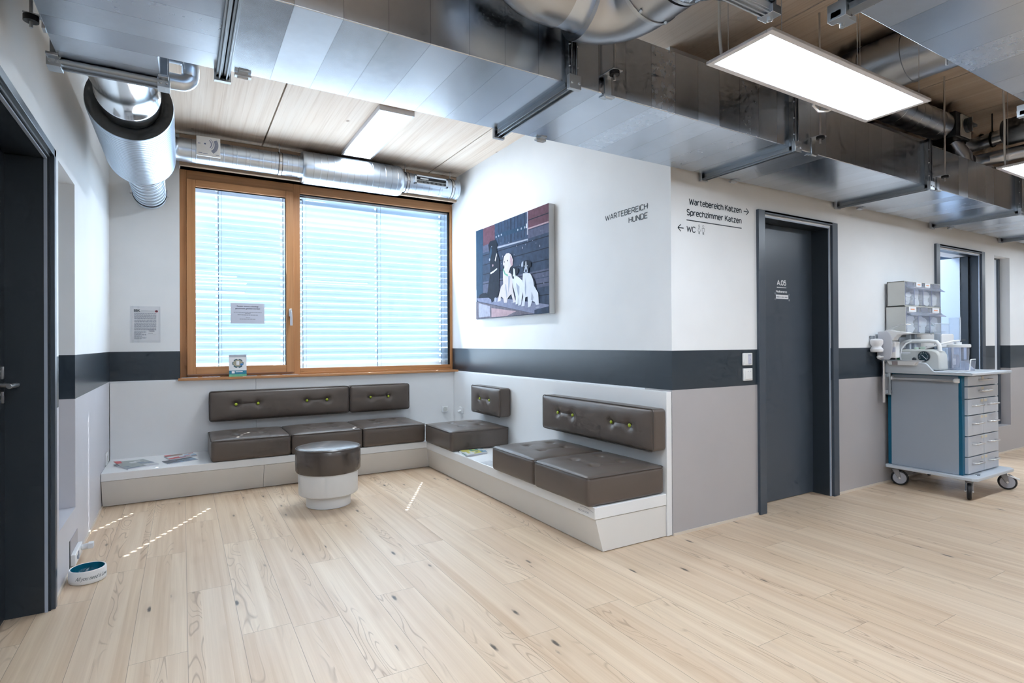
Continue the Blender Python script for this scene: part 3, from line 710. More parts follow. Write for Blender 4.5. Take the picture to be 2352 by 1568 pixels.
for f in me.polygons: b.face([vs[i] for i in f.vertices])
b.build('handwriting', pbr('bowl_ink', (.02, .05, .07), .4), bw, smooth=False)

# ---- magazines and leaflets
def sheet_thing(name, label, cat, corners, z, h, cols, group, curl=0., pages=True):
    """flat booklet: corners in order round the cover"""
    c = [sum(p[i] for p in corners) / 4 for i in (0, 1)]
    r = thing(name, label, cat, (c[0], c[1], z), group)
    P = [Vector((p[0], p[1], z)) for p in corners]
    if pages:
        b = B(); b.prism([p + (Vector((c[0], c[1], z)) - p) * .01 for p in P], (0, 0, h)); b.build('pages', M_PAPER, r, smooth=False)
    b = B(); nu, nv = 8, 5; g = {}
    for i in range(nu + 1):
        for j in range(nv + 1):
            u, v = i / nu, j / nv
            p = P[0] * (1 - u) * (1 - v) + P[1] * u * (1 - v) + P[2] * u * v + P[3] * (1 - u) * v
            up = h + .0012 + curl * max(0, .6 - u) * max(0, 1 - 1.3 * v) * 1.6
            g[i, j] = b.bm.verts.new(p + Vector((0, 0, up)))
    random.seed(label)
    for i in range(nu):
        for j in range(nv):
            k = (i * 3 // nu) + 3 * (j * 2 // nv); b.mi = cols[1][k] if len(cols[1]) == 6 else cols[1][(i + 2 * j) % len(cols[1])]
            if len(cols[1]) == 6 and random.random() < .3: b.mi = random.choice(cols[1])
            b.face([g[i, j], g[i + 1, j], g[i + 1, j + 1], g[i, j + 1]])
    b.build('cover', cols[0], r)
    if curl:
        c_ = B(); q = [P[0] * (1 - u) * (1 - v) + P[1] * u * (1 - v) + P[2] * u * v + P[3] * (1 - u) * v + Vector((0, 0, h + .0024 + curl * max(0, .6 - u) * max(0, 1 - 1.3 * v) * 1.6)) for u, v in ((.0, .0), (.28, .0), (.24, .18), (.0, .24))]; c_.poly(q); c_.build('red_corner', G_RED, r, smooth=False)
    return r
pc = lambda n, c: pbr('print_' + n, c, .35, noise=.25, nscale=40.)
G_SAGE, G_RED, G_BLUE, G_DARK, G_PALE, G_BROWN, G_GREEN, G_SKY = pc('sage', (.30, .34, .33)), pc('red', (.55, .06, .07)), pc('slate_blue', (.15, .20, .28)), pc('charcoal', (.045, .055, .075)), pc('pale', (.62, .64, .66)), pc('brown', (.25, .16, .12)), pc('green', (.06, .19, .16)), pc('sky', (.22, .38, .55))
cov1 = sheet_thing('magazine', 'open-curled sage green magazine with red corner on the white bench', 'magazine', [(-.476, 5.415), (-.36, 5.150), (-.165, 5.255), (-.285, 5.535)], .2685, .008, ([G_SAGE, G_BLUE, G_PALE], [0, 0, 0, 0, 1, 2]), 'magazines on the bench by the window', .02)
sheet_thing('magazine', 'thick glossy magazine with brown and blue cover, closer to the window wall', 'magazine', [(-.14, 5.569), (-.096, 5.394), (.105, 5.470), (.070, 5.640)], .2685, .009, ([G_BROWN, G_PALE, G_SKY, G_RED], [0, 1, 3, 1, 2, 2]), 'magazines on the bench by the window', .004)
sheet_thing('magazine', 'thin charcoal brochure with blue swirl lying beside the brown leather seat', 'brochure', [(-.15, 5.364), (-.105, 5.220), (.110, 5.300), (.055, 5.445)], .2685, .003, ([G_DARK, G_BLUE, G_SKY], [0, 0, 1, 0, 2, 1]), 'magazines on the bench by the window')
sheet_thing('magazine', 'thick dark-spined magazine at the bottom of the stack between two cushions', 'magazine', [(2.035, 4.225), (2.262, 4.262), (2.305, 4.425), (2.070, 4.430)], .2685, .010, ([G_GREEN, G_BLUE, G_PALE], [0, 1, 0, 2, 0, 1]), 'magazines stacked between the cushions')
sheet_thing('magazine', 'colourful magazine with yellow and green cover on top of the stack between two cushions', 'magazine', [(2.042, 4.210), (2.250, 4.250), (2.285, 4.400), (2.074, 4.418)], .2805, .007, ([G_PALE, pc('yellow', (.55, .50, .12)), G_SKY, G_GREEN], [0, 1, 2, 1, 3, 0]), 'magazines stacked between the cushions')
sheet_thing('leaflet', 'pale grey leaflet half hidden beside the cushion next to the magazine stack', 'leaflet', [(2.05, 3.80), (2.16, 3.82), (2.14, 3.99), (2.04, 3.96)], .2685, .001, ([G_PALE], [0]), None, pages=False)
SZ = .9255
sill_g = 'leaflets on the window sill'
for lab, cs, col in (
    ('dark leaflet at the end of the window sill by the notice wall', [(-.01, 5.72), (.12, 5.74), (.115, 5.80), (-.01, 5.78)], [G_DARK]),
    ('white and violet folded leaflet on the sill, before the standing card', [(.155, 5.70), (.295, 5.72), (.29, 5.79), (.15, 5.77)], [pc('violet', (.35, .28, .45)), G_PALE]),
    ('grey-blue card lying against the foot of the standing display card', [(.475, 5.685), (.60, 5.69), (.59, 5.74), (.49, 5.74)], [pc('grey_blue', (.30, .36, .40))]),
    ('dark teal card on the sill under the sash, between two leaflets', [(.655, 5.705), (.80, 5.71), (.77, 5.775), (.64, 5.77)], [pc('teal_dark', (.07, .15, .19))]),
    ('pale printed leaflet on the sill below the window handle', [(.835, 5.72), (.97, 5.725), (.955, 5.79), (.825, 5.785)], [G_PALE, pc('mauve', (.42, .38, .42))])):
    sheet_thing('leaflet', lab, 'leaflet', cs, SZ, .003, (col, list(range(len(col)))), sill_g, pages=True)

# standing display card on the sill
fl = thing('display_card', 'upright white and teal display card standing on the window sill', 'display card', (.436, 5.70, SZ))
lean = lambda x, z, o=0.: (x, 5.692 + z * .12 - o, SZ + z)
b = B(); b.prism([lean(.364, 0), lean(.509, 0), lean(.509, .2), lean(.364, .2)], (0, .003, 0)); b.build('panel', M_PAPER, fl, smooth=False)
b = B(); b.prism([(.40, 5.696, SZ), (.40, 5.74, SZ), (.40, 5.712, SZ + .14)], (.06, 0, 0)); b.build('strut', M_PAPER, fl, smooth=False)
b = B(); o = .0008
b.quad(lean(.364, .022, o), lean(.509, .022, o), lean(.509, .056, o), lean(.364, .056, o)); b.mi = 1
b.quad(lean(.364, 0, o), lean(.509, 0, o), lean(.509, .022, o), lean(.364, .022, o)); b.mi = 2
b.poly([lean(.438 + .047 * cos(t * pi / 16), .120 + .043 * sin(t * pi / 16), o) for t in range(32)]); b.mi = 3
b.poly([lean(.438 + .040 * cos(t * pi / 16), .122 + .030 * sin(t * pi / 16), 2 * o) for t in range(32)]); b.mi = 4
for k in range(6):
    t = k * pi / 3 + .5; b.poly([lean(.438 + .051 * cos(t) + .010 * cos(q * pi / 6), .120 + .043 * sin(t) + .008 * sin(q * pi / 6), 3 * o) for q in range(12)])
b.quad(lean(.425, .105, 3 * o), lean(.449, .105, 3 * o), lean(.449, .142, 3 * o), lean(.425, .142, 3 * o)); b.quad(lean(.386, .030, 2 * o), lean(.410, .030, 2 * o), lean(.410, .050, 2 * o), lean(.386, .050, 2 * o))
b.quad(lean(.418, .041, 2 * o), lean(.476, .041, 2 * o), lean(.476, .047, 2 * o), lean(.418, .047, 2 * o)); b.mi = 5
b.quad(lean(.364, .178, o), lean(.509, .178, o), lean(.509, .2, o), lean(.364, .2, o)); b.mi = 6
b.quad(lean(.452, .102, 3 * o), lean(.478, .100, 3 * o), lean(.480, .118, 3 * o), lean(.462, .120, 3 * o))
b.build('print', [pc('teal', (.0, .17, .28)), pc('mint', (.12, .42, .25)), pc('deep_teal', (.03, .10, .13)), pc('sand', (.36, .33, .24)), M_PAPER, pc('silver', (.42, .44, .50)), pc('blue', (.03, .2, .5))], fl, smooth=False)

# ---- notices
nt = thing('wall_notice', 'typed notice in a clear sleeve on the wall beside the window', 'notice', (-.27, YB, 1.4))
b = B(); b.box(-.385, -.165, YB - .0025, YB - .001, 1.238, 1.552); b.build('sleeve', M_SLEEVE, nt, smooth=False)
b = B(); b.box(-.370, -.178, YB - .0018, YB - .0012, 1.256, 1.538); b.build('sheet', M_PAPER, nt, smooth=False)
b = B(); yy = YB - .0030; U, V = (1, 0, 0), (0, 0, 1)
text(b, 'BBK', (-.356, yy, 1.505), U, V, .045, .018, .03)
for z, x0, x1 in ((1.511, -.305, -.20), (1.502, -.356, -.20)): b.box(x0, x1, yy - .0003, yy, z, z + .0012)
b.mi = 1; z = 1.488; random.seed(3)
for i in range(25):
    if i in (1, 6, 9, 13, 16): z -= .0045
    x1 = -.196 if i < 16 else (-.268 if i % 3 else -.30)
    xx = -.354
    while xx < x1:
        wd = random.uniform(.006, .02); b.box(xx, min(xx + wd, x1), yy - .0003, yy, z, z + .0042); xx += wd + .0025
    z -= .0082
for z, x0, x1 in ((1.345, -.250, -.212), (1.338, -.253, -.205), (1.332, -.245, -.21), (1.318, -.255, -.22)): b.box(x0, x1, yy - .0003, yy, z, z + .003)
for q in ((-.262, -.198, 1.352, 1.353), (-.262, -.198, 1.308, 1.309)): b.box(q[0], q[1], yy - .0003, yy, q[2], q[3])
b.mi = 2; b.poly([(-.194 + .011 * cos(t * pi / 10), yy - .0004, 1.510 + .010 * sin(t * pi / 10)) for t in range(20)])
b.mi = 0; b.poly([(-.201, yy - .0008, 1.516), (-.187, yy - .0008, 1.516), (-.194, yy - .0008, 1.503)])
b.build('print', [M_INK, M_INKGREY, pbr('dark_red_ink', (.30, .02, .04), .5)], nt, smooth=False)

nt = thing('window_notice', 'white printed notice taped inside the glass of the opening sash', 'notice', (.53, SY + .03, 1.5))
gy = SY + .0285
b = B(); b.box(.388, .678, gy - .0008, gy, 1.417, 1.608); b.build('sheet', pbr('backlit_paper', (.62, .66, .78), .6), nt, smooth=False)  # white sheet, its backlit dimness put into the colour
b = B(); yy = gy - .0016
text(b, 'Fenster müssen unbedingt', (.533, yy, 1.574), U, V, .185, .0115, .012, 'C'); text(b, 'geschlossen gehalten werden!', (.533, yy, 1.553), U, V, .212, .0115, .012, 'C')
b.mi = 1
for z, wd in ((1.520, .24), (1.510, .045), (1.496, .175), (1.471, .035), (1.457, .14)):      # small print too blurred to read: word-long strokes
    random.seed(int(z * 1000)); x = .533 - wd / 2
    while x < .533 + wd / 2 - .004:
        q = min(random.uniform(.008, .024), .533 + wd / 2 - x); b.box(x, x + q, yy - .0003, yy, z, z + .0042); x += q + .003
b.build('print', [pbr('blue_black_ink', (.05, .055, .12), .6), M_INKGREY], nt, smooth=False)
# ================================================================== DUCTS
YF, YK, ZD, ZT = 1.88, 2.46, 2.295, 2.59
def arc(c, r, a0, a1, ex, ey, n=8):
    c, ex, ey = Vector(c), Vector(ex), Vector(ey)
    return [c + ex * (r * cos(a0 + (a1 - a0) * i / n)) + ey * (r * sin(a0 + (a1 - a0) * i / n)) for i in range(n + 1)]
du = thing('ventilation_duct', 'long rectangular galvanised duct running above the corridor wall corner', 'duct', (3.5, 2.17, ZC))
XS = [.14, 1.395, 2.92, 4.46, 6.02, 7.55, 9.1, 10.6, 11.98]
for x0, x1 in zip(XS, XS[1:]):
    b = B(); b.box(x0 + .012, x1 - .012, YF, YK, ZD, ZT); b.build('duct_section', M_DUCT_X, du, .003)
for x in XS:
    b = B()
    for s in (-1, 1):
        c = x + s * .0125
        b.box(c - .011, c + .011, YF - .026, YK + .026, ZD - .022, ZD + .001); b.box(c - .011, c + .011, YF - .026, YK + .026, ZT - .001, ZT + .02)
        b.box(c - .011, c + .011, YF - .026, YF + .001, ZD - .022, ZT + .02); b.box(c - .011, c + .011, YK - .001, YK + .026, ZD - .022, ZT + .02)
        b.box(c - .003, c + .003, YF - .034, YK + .034, ZD - .032, ZD - .02); b.box(c - .003, c + .003, YF - .034, YF - .024, ZD - .03, ZT + .02)
    fl_ = b.build('flange', M_ZINC_D, du, .0015)
    for yy in (YF - .030, YK + .030):
        b = B(); b.box(x - .030, x + .030, yy - .010, yy + .010, ZD - .036, ZD + .022)
        for dx in (-.018, .018): b.cyl((x + dx, yy - .016, ZD - .012), (x + dx, yy + .012, ZD - .012), .006, 6)
        b.build('corner_clamp', M_ZINC, fl_, .001)
    b = B()
    for k in range(3):
        for dx in (-.02, .02): b.ball((x + dx, YF - .027, ZD + .06 + k * .09), .005, seg=8)
    b.build('rivet', M_ZINC, fl_)
def hanger(x, y, s, parent):
    """Z bracket under the duct edge, rubber pad and threaded rod up to the ceiling; s = outward direction in y"""
    h = B(); yo = y + s * .045
    h.box(x - .018, x + .018, min(y - s * .04, y + s * .004), max(y - s * .04, y + s * .004), ZD - .005, ZD); h.box(x - .018, x + .018, min(y, y + s * .004), max(y, y + s * .004), ZD - .005, ZD + .085)
    h.box(x - .024, x + .030, min(y, yo + s * .02), max(y, yo + s * .02), ZD + .083, ZD + .088)
    h.cyl((x - .02, y + s * .004, ZD - .012), (x + .02, y + s * .004, ZD - .012), .007, 8); h.box(x - .03, x + .03, y - .012, y + .012, ZD - .014, ZD - .004)
    br = h.build('hanger_bracket', M_ZINC, parent, .001)
    B().cyl((x, yo, ZD + .068), (x, yo, ZD + .083), .022, 16).build('rubber_pad', M_BLACK, br)
    B().cyl((x, yo, ZD + .045), (x, yo, ZC), .0055, 8).build('threaded_rod', M_STEEL, br)
for x in (1.60, 3.12, 4.63, 6.2, 7.7): hanger(x, YF, -1, du)
for x in (.21, 1.63, 3.17, 4.72, 6.3): hanger(x, YK, 1, du)
# elbow box at the near end, stub towards the window wall
el = B(); el.prism([(-.40, 1.30, ZD), (.128, 1.30, ZD), (.128, YK + .01, ZD), (-.075, YK + .01, ZD), (-.075, 2.69, ZD), (-.40, 2.69, ZD)], (0, 0, ZT - ZD)); el.build('elbow_section', M_DUCT_Y, du, .003)
b = B(); b.box(-.425, -.05, 2.67, 2.70, ZD - .022, ZD); b.box(-.425, -.40, 2.67, 2.70, ZD - .022, ZT); b.box(-.076, -.05, 2.67, 2.70, ZD - .022, ZT); b.box(-.425, -.05, 2.67, 2.70, ZT, ZT + .02)
b.box(-.43, -.045, 2.70, 2.712, ZD - .028, ZD - .008); b.box(-.43, -.41, 2.70, 2.712, ZD - .028, ZT); b.box(-.066, -.045, 2.70, 2.712, ZD - .028, ZT + .02); b.tube([(-.40, 2.665, ZD - .012), (-.075, 2.665, ZD - .012)], .012)
f2 = b.build('flange', M_ZINC_D, du, .001)
for x in (-.412, -.063):
    b = B(); b.box(x - .022, x + .022, 2.655, 2.716, ZD - .036, ZD + .004); b.box(x - .018, x + .018, 2.62, 2.66, ZD - .010, ZD)
    for q in (-.01, .01): b.cyl((x + q, 2.66, ZD - .02), (x + q, 2.645, ZD - .02), .006, 6)
    b.build('corner_clamp', M_ZINC, f2, .001)
b = B(); b.box(-.46, -.40, 2.44, 2.475, ZD + .04, ZD + .045); b.box(-.41, -.40, 2.44, 2.475, ZD - .0, ZD + .045); b.build('hanger_bracket', M_ZINC, du, .001)
B().cyl((-.44, 2.457, ZD + .02), (-.44, 2.457, ZD + .04), .022, 14).build('rubber_pad', M_BLACK, du)
B().cyl((-.44, 2.457, ZD), (-.44, 2.457, ZC), .0055, 8).build('threaded_rod', M_STEEL, du)

# round silencer run to the window wall
AX = (-.238, 2.712, 2.512)
sl = thing('round_silencer_duct', 'thick ribbed aluminium silencer tube in the corner by the window wall', 'duct', (AX[0], 4.2, AX[2]))
b = B(); b.box(-.42, -.05, 2.713, 2.73, ZD - .01, 2.68); b.build('end_plate', M_ZINC_D, sl, .002)
B().lathe(AX, (0, 1, 0), [(.018, .150), (.05, .150), (.055, .156), (.07, .156), (.075, .150), (.16, .150), (.165, .146), (.50, .146), (.52, .140), (.72, .139), (.73, .145), (.75, .145), (.755, .139), (.89, .138)], 48).build('neck', pbr('bright_aluminium', (.78, .81, .84), .16, 1.), sl)
y0, y1, Rs = 3.60 - AX[1], 4.60 - AX[1], .201
B().lathe(AX, (0, 1, 0), [(y0 + .012, .137), (y0 + .002, .150), (y0, .19), (y0 + .001, Rs - .002)], 56, False, False).build('front_ring', M_GREYFOAM, sl)
pr = [(y0, Rs - .003)]; t = y0 + .012
while t < y1 - .05:
    pr += [(t, Rs), (t + .0135, Rs + .0015), (t + .027, Rs), (t + .0285, Rs - .005), (t + .0325, Rs - .005)]; t += .034
    if len(pr) % 3 == 0: pass
pr += [(y1 - .03, Rs), (y1 - .012, Rs - .012), (y1, Rs - .035), (y1 + .03, .128)]
B().lathe(AX, (0, 1, 0), pr, 64, False, False).build('ribbed_jacket', M_TUBE_S, sl)
def seams(name, c, axis, ts, r, parent, w=.003):
    b = B()
    for t_ in ts: b.lathe(Vector(c) + Vector(axis) * t_, axis, [(0, r), (0, r + .0012), (w, r + .0012), (w, r)], 56, False, False)
    b.build(name, pbr('seam_shadow', (.17, .19, .22), .45, .6), parent)
seams('seam_groove', AX, (0, 1, 0), [y0 + .0405 + .034 * i for i in range(27)], Rs - .002, sl, .0048)
pr = [(y1 + .0, .127)]; t = y1 + .03
while t < YB - AX[1] - .10:
    pr += [(t, .118), (t + .085, .118), (t + .088, .121), (t + .094, .121), (t + .097, .118)]; t += .1
pr += [(YB - AX[1] - .02, .118), (YB - AX[1] - .002, .118)]
B().lathe(AX, (0, 1, 0), pr, 48, False, True).build('spiral_tube', M_TUBE, sl)
seams('seam_groove', AX, (0, 1, 0), [y1 + .06 + .1 * i for i in range(10)], .1185, sl, .002)
B().lathe((AX[0], YB - .10, AX[2]), (0, 1, 0), [(0, .119), (0, .124), (.012, .126), (.024, .124), (.024, .119)], 48, False, False).build('rubber_clamp', M_BLACK, sl)
for s in (-1, 1): B().box(AX[0] + s * .132 - .008, AX[0] + s * .132 + .008, YB - .105, YB - .07, AX[2] - .02, AX[2] + .04).build('clamp_lug', M_STEEL, sl, .001)
# side plate and small U-shaped branch beside the neck
b = B(); b.box(-.072, -.066, 2.72, 2.86, 2.34, 2.60); b.box(-.105, -.066, 2.852, 2.858, 2.40, 2.60); b.build('side_plate', M_ZINC, sl, .001)
path = [Vector((-.10, 2.92, 2.515)), Vector((-.03, 2.92, 2.515))] + arc((-.01, 2.92, 2.47), .045, pi / 2, 0, (1, 0, 0), (0, 0, 1), 6) + [Vector((.035, 2.925, 2.45))] + arc((-.005, 2.93, 2.44), .04, 0, -pi / 2, (1, 0, 0), (0, 0, 1), 6) + [Vector((-.10, 2.93, 2.40))]
B().tube(path, .036, 20).build('branch_elbow', M_TUBE, sl)

# duct along the window wall
wd = thing('round_window_duct', 'round aluminium duct with fat middle silencer hung above the larch window', 'duct', (1.3, 5.55, 2.9))
A0 = (0, 5.555, 2.893)
def ring_profile(x0, x1, r, step):
    pr = [(x0, r)]; t = x0 + step
    while t < x1 - .02:
        pr += [(t - .004, r), (t - .0025, r + .002), (t + .0025, r + .002), (t + .004, r)]; t += step
    return pr + [(x1, r)]
B().tube([(-.145, 5.20, 2.893), (-.145, 5.40, 2.893)] + arc((-.015, 5.425, 2.893), .13, pi, pi / 2, (1, 0, 0), (0, 1, 0), 8) + [(.03, 5.555, 2.893)], .098, 32).build('elbow', M_TUBE, wd)
B().lathe(A0, (1, 0, 0), ring_profile(.0, .99, .1, .105), 48, False, False).build('spiral_tube', M_TUBE, wd)
B().lathe(A0, (1, 0, 0), [(.97, .10), (.972, .140), (.985, .148)] + ring_profile(1.0, 1.90, .150, .125) + [(1.925, .147), (1.945, .132), (1.950, .10)], 56, False, False).build('silencer', M_TUBE, wd)
B().lathe(A0, (1, 0, 0), ring_profile(1.94, 2.565, .1, .11) + [(2.568, .103), (2.585, .103)], 48, False, True).build('end_tube', M_TUBE, wd)
seams('seam_groove', A0, (1, 0, 0), [.07, .28, .385, .49, .595, .70, .88, .93, 2.09, 2.23, 2.35], .1005, wd, .0018)
seams('seam_groove', A0, (1, 0, 0), [1.06, 1.185, 1.31, 1.435, 1.56, 1.685, 1.81], .1505, wd, .0018)
for x in (.765, 1.985, 2.49):
    b = B(); b.lathe((x, A0[1], A0[2]), (1, 0, 0), [(0, .102), (0, .1045), (.028, .1045), (.028, .102)], 40, False, False)
    b.box(x + .006, x + .022, A0[1] - .125, A0[1] - .100, A0[2] - .012, A0[2] + .012); b.cyl((x + .014, A0[1], A0[2] + .1), (x + .014, A0[1], ZC), .005, 8)
    cl = b.build('hanger_clamp', M_STEEL, wd)
    b = B()
    for q in (-.003, .026): b.lathe((x + q, A0[1], A0[2]), (1, 0, 0), [(0, .101), (0, .106), (.005, .106), (.005, .101)], 40, False, False)
    b.build('rubber_strip', M_BLACK, cl)
# volume damper plate with scale
dp = B(); dp.prism([(.105, 5.428, 2.995), (.285, 5.428, 2.995), (.285, 5.400, 2.822), (.105, 5.400, 2.822)], (0, .012, -.002)); dp = dp.build('damper_plate', M_PLASTIC, wd, .002)
dq = lambda u, v, o=.0008: (.105 + .18 * u, 5.400 + .028 * v - o, 2.822 + .173 * v)
b = B(); C_ = (.36, .62)
sec = lambda r, a: (C_[0] + r * cos(a), C_[1] + r * sin(a) * 1.02)
n = 22
for i in range(n):
    a0, a1 = radians(-52 + 80 * i / n), radians(-52 + 80 * (i + .62) / n)
    b.quad(dq(*sec(.40, a0)), dq(*sec(.56, a0)), dq(*sec(.56, a1)), dq(*sec(.40, a1)))
b.quad(dq(.08, .60), dq(.17, .60), dq(.17, .625), dq(.08, .625)); b.poly([dq(.07, .612), dq(.11, .65), dq(.11, .575)])
for x0, x1, y in ((.08, .24, .12), (.28, .46, .10), (.8, .94, .10)): b.quad(dq(x0, y), dq(x1, y), dq(x1, y + .025), dq(x0, y + .025))
b.mi = 1; pts = [dq(*sec(.13, radians(a)), .002) for a in range(100, 262, 18)] + [dq(*sec(.40, radians(a)), .002) for a in range(-48, 60, 9)]
b.poly(pts); b.mi = 0
for r in (.25, .33):
    for i in range(12):
        a0, a1 = radians(-40 + 90 * i / 12), radians(-40 + 90 * (i + (1 if r < .3 else .6)) / 12)
        b.quad(dq(*sec(r, a0), .0028), dq(*sec(r + .03, a0), .0028), dq(*sec(r + .03, a1), .0028), dq(*sec(r, a1), .0028))
b.poly([dq(*sec(.04, t * pi / 6), .0028) for t in range(12)])
b.build('scale_print', [pbr('scale_ink', (.10, .15, .30), .5), M_PAPER], dp, smooth=False)
# supply grille in the end tube
b = B(); gx0, gx1 = 2.06, 2.43
for a, c, e, f in ((gx0, gx1, .048, .064), (gx0, gx1, -.030, -.014), (gx0, gx0 + .022, -.03, .064), (gx1 - .022, gx1, -.03, .064)): b.box(a, c, A0[1] - .118, A0[1] - .085, A0[2] + e, A0[2] + f)
gr = b.build('grille_frame', M_TUBE, wd, .002)
b = B(); b.box(gx0 + .02, gx1 - .02, A0[1] - .102, A0[1] - .100, A0[2] - .015, A0[2] + .05); b.build('grille_shadow', pbr('duct_inside_shade', (.02, .02, .022), .6), gr, smooth=False)  # dark plate stands in for the shade behind the blades
b = B(); b.box(gx0 + .022, gx1 - .022, A0[1] - .114, A0[1] - .104, A0[2] + .012, A0[2] + .017)
for i in range(22): x = gx0 + .026 + i * .0147; b.box(x, x + .003, A0[1] - .112, A0[1] - .103, A0[2] - .014, A0[2] + .012)
b.box(gx0 + .06, gx0 + .15, A0[1] - .115, A0[1] - .104, A0[2] + .024, A0[2] + .04)
b.build('grille_blades', M_ZINC, gr, smooth=False)

# second rectangular duct, nearer the viewer
d2 = thing('ventilation_duct', 'wide rectangular galvanised duct on the room side of the pendant lamps', 'duct', (4, .6, ZC))
X2 = [1.86, 3.40, 4.94, 6.48, 8.0, 9.5, 11.0]
for x0, x1 in zip(X2, X2[1:]): B().box(x0 + .012, x1 - .012, .20, .995, 2.295, 2.66).build('duct_section', M_DUCT_2, d2, .003)
for x in X2:
    b = B(); b.box(x - .022, x + .022, .17, 1.02, 2.275, 2.296); b.box(x - .022, x + .022, .994, 1.02, 2.275, 2.68); b.box(x - .022, x + .022, .17, .2, 2.275, 2.68); b.box(x - .022, x + .022, .17, 1.02, 2.66, 2.68)
    f_ = b.build('flange', M_ZINC_D, d2, .001)
    b = B(); b.box(x - .04, x + .05, 1.0, 1.035, 2.262, 2.282); b.box(x - .04, x - .01, .985, 1.045, 2.255, 2.31); b.cyl((x + .02, 1.03, 2.25), (x + .02, 1.03, 2.31), .008, 8); b.cyl((x - .02, 1.05, 2.285), (x - .02, 1.0, 2.285), .009, 8); b.box(x + .01, x + .045, .94, 1.03, 2.285, 2.292)
    b.build('corner_clamp', M_ZINC, f_, .001)
for x in (2.6, 4.2, 5.7): B().cyl((x, 1.02, 2.30), (x, 1.02, ZC), .0055, 8).build('threaded_rod', M_STEEL, d2)
b = B(); b.cyl((3.36, .985, 2.25), (3.36, .985, 2.296), .012, 10); b.build('test_nipple', M_PLASTIC, d2)

# branch: round elbow, transition hood and rectangular box towards the viewer
br = thing('branch_duct', 'round elbow with flared hood, crossing in front of the long duct', 'duct', (1.42, 1.5, 2.6))
pa = [Vector((1.46, 1.36, 2.525)), Vector((1.46, 1.44, 2.525)), Vector((1.46, 1.50, 2.525))] + arc((1.30, 1.52, 2.525), .16, 0, pi / 2, (1, 0, 0), (0, 1, 0), 10)
B().tube(pa, .153, 40).build('elbow', M_TUBE_D, br)
b = B(); b.lathe((1.46, 1.485, 2.525), (0, -1, 0), [(0, .154), (0, .157), (.008, .158), (.016, .157), (.016, .154)], 40, False, False); b.lathe((1.46, 1.345, 2.525), (0, -1, 0), [(0, .154), (0, .157), (.012, .157), (.012, .154)], 40, False, False)
for t in (-1.2, -.5, -2.0): b.ball((1.46 + .158 * cos(t), 1.46, 2.525 + .158 * sin(t)), .007, seg=8)
b.build('seam_ring', M_ZINC, br)
B().cyl((1.32, 1.68, 2.525), (1.20, 1.68, 2.525), .125, 36).build('neck', M_TUBE, br)
B().tube([Vector((1.21, 1.68, 2.53)), Vector((1.16, 1.68, 2.53))] + arc((1.14, 1.68, 2.66), .13, -pi / 2, -pi, (1, 0, 0), (0, 0, 1), 8) + [Vector((1.01, 1.68, 3.07))], .135, 36).build('elbow', M_TUBE_D, br)
b = B(); rr = [(1.02, 1.205, 2.345), (1.70, 1.205, 2.345), (1.70, 1.205, 2.66), (1.02, 1.205, 2.66)]; k = 32; ra = []; rb2 = []
for i in range(k):
    t = 2 * pi * i / k + pi / k; dx, dz = cos(t), sin(t); ra.append(b.bm.verts.new((1.46 + .153 * dx, 1.35, 2.525 + .153 * dz)))
    m = max(abs(dx) / .34, abs(dz) / .1575); rb2.append(b.bm.verts.new((1.36 + dx / m, 1.205, 2.5025 + dz / m)))
for i in range(k): b.face([ra[i], ra[(i + 1) % k], rb2[(i + 1) % k], rb2[i]])
b.build('hood', M_DUCT_2, br, smooth=False)
b = B(); b.box(1.0, 1.72, 1.16, 1.20, 2.322, 2.345); b.box(1.70, 1.724, 1.16, 1.20, 2.322, 2.68); b.box(1.0, 1.02, 1.16, 1.2, 2.322, 2.68)
for y in (1.165, 1.182, 1.196): b.box(1.0, 1.73, y - .003, y + .003, 2.314, 2.324)
b.box(1.69, 1.735, 1.15, 1.21, 2.312, 2.34); b.cyl((1.715, 1.18, 2.300), (1.715, 1.18, 2.33), .009, 8); b.cyl((1.74, 1.165, 2.325), (1.70, 1.165, 2.325), .008, 8)
b.build('flange', M_ZINC, br, .001)
B().box(1.02, 1.70, -.6, 1.165, 2.345, 2.66).build('duct_section', M_DUCT_Y, br, .003)

# round ducts between the two rectangular ones
p = thing('round_ceiling_duct', 'thick round steel duct under the timber ceiling behind the first pendant lamp', 'duct', (3.7, 1., 2.9))
B().lathe((3.71, 1.98, 2.905), (0, -1, 0), [(0, .155), (.10, .155), (.102, .160), (.112, .160), (.114, .155), (.34, .155), (.342, .160), (.352, .160), (.354, .155), (.60, .155), (.602, .16), (.612, .16), (.614, .155), (2.2, .155)], 44).build('tube', M_TUBE_D, p)
p = thing('spiral_duct', 'spiral-seamed steel duct ending in a damper with white dial plate', 'duct', (4.6, 2.05, 2.9))
B().lathe((0, 2.06, 2.895), (1, 0, 0), ring_profile(3.95, 5.10, .105, .115), 40).build('spiral_tube', M_TUBE_D, p)
B().box(5.12, 5.36, 1.955, 2.15, 2.79, 2.985).build('damper_box', M_ANTH_D, p, .006)
dl = B().box(5.19, 5.36, 1.945, 1.956, 2.805, 2.970).build('dial_plate', M_PLASTIC_G, p, .002)
b = B(); b.cyl((5.275, 1.945, 2.895), (5.275, 1.922, 2.895), .056, 28); b.build('dial', M_ANTH, dl)
b = B(); b.box(5.27, 5.345, 1.90, 1.925, 2.885, 2.905); b.box(5.268, 5.282, 1.905, 1.924, 2.84, 2.95); b.build('dial_handle', M_ZINC_D, dl, .002)
B().tube([(5.30, 2.05, 2.80), (5.33, 2.03, 2.74), (5.36, 2.0, 2.68), (5.37, 2.0, ZT)], .062, 24).build('drop_pipe', M_TUBE_D, p)
p = thing('round_branch_duct', 'dark steel duct with small silencer near the second pendant lamp', 'duct', (5.75, 1.7, 2.9))
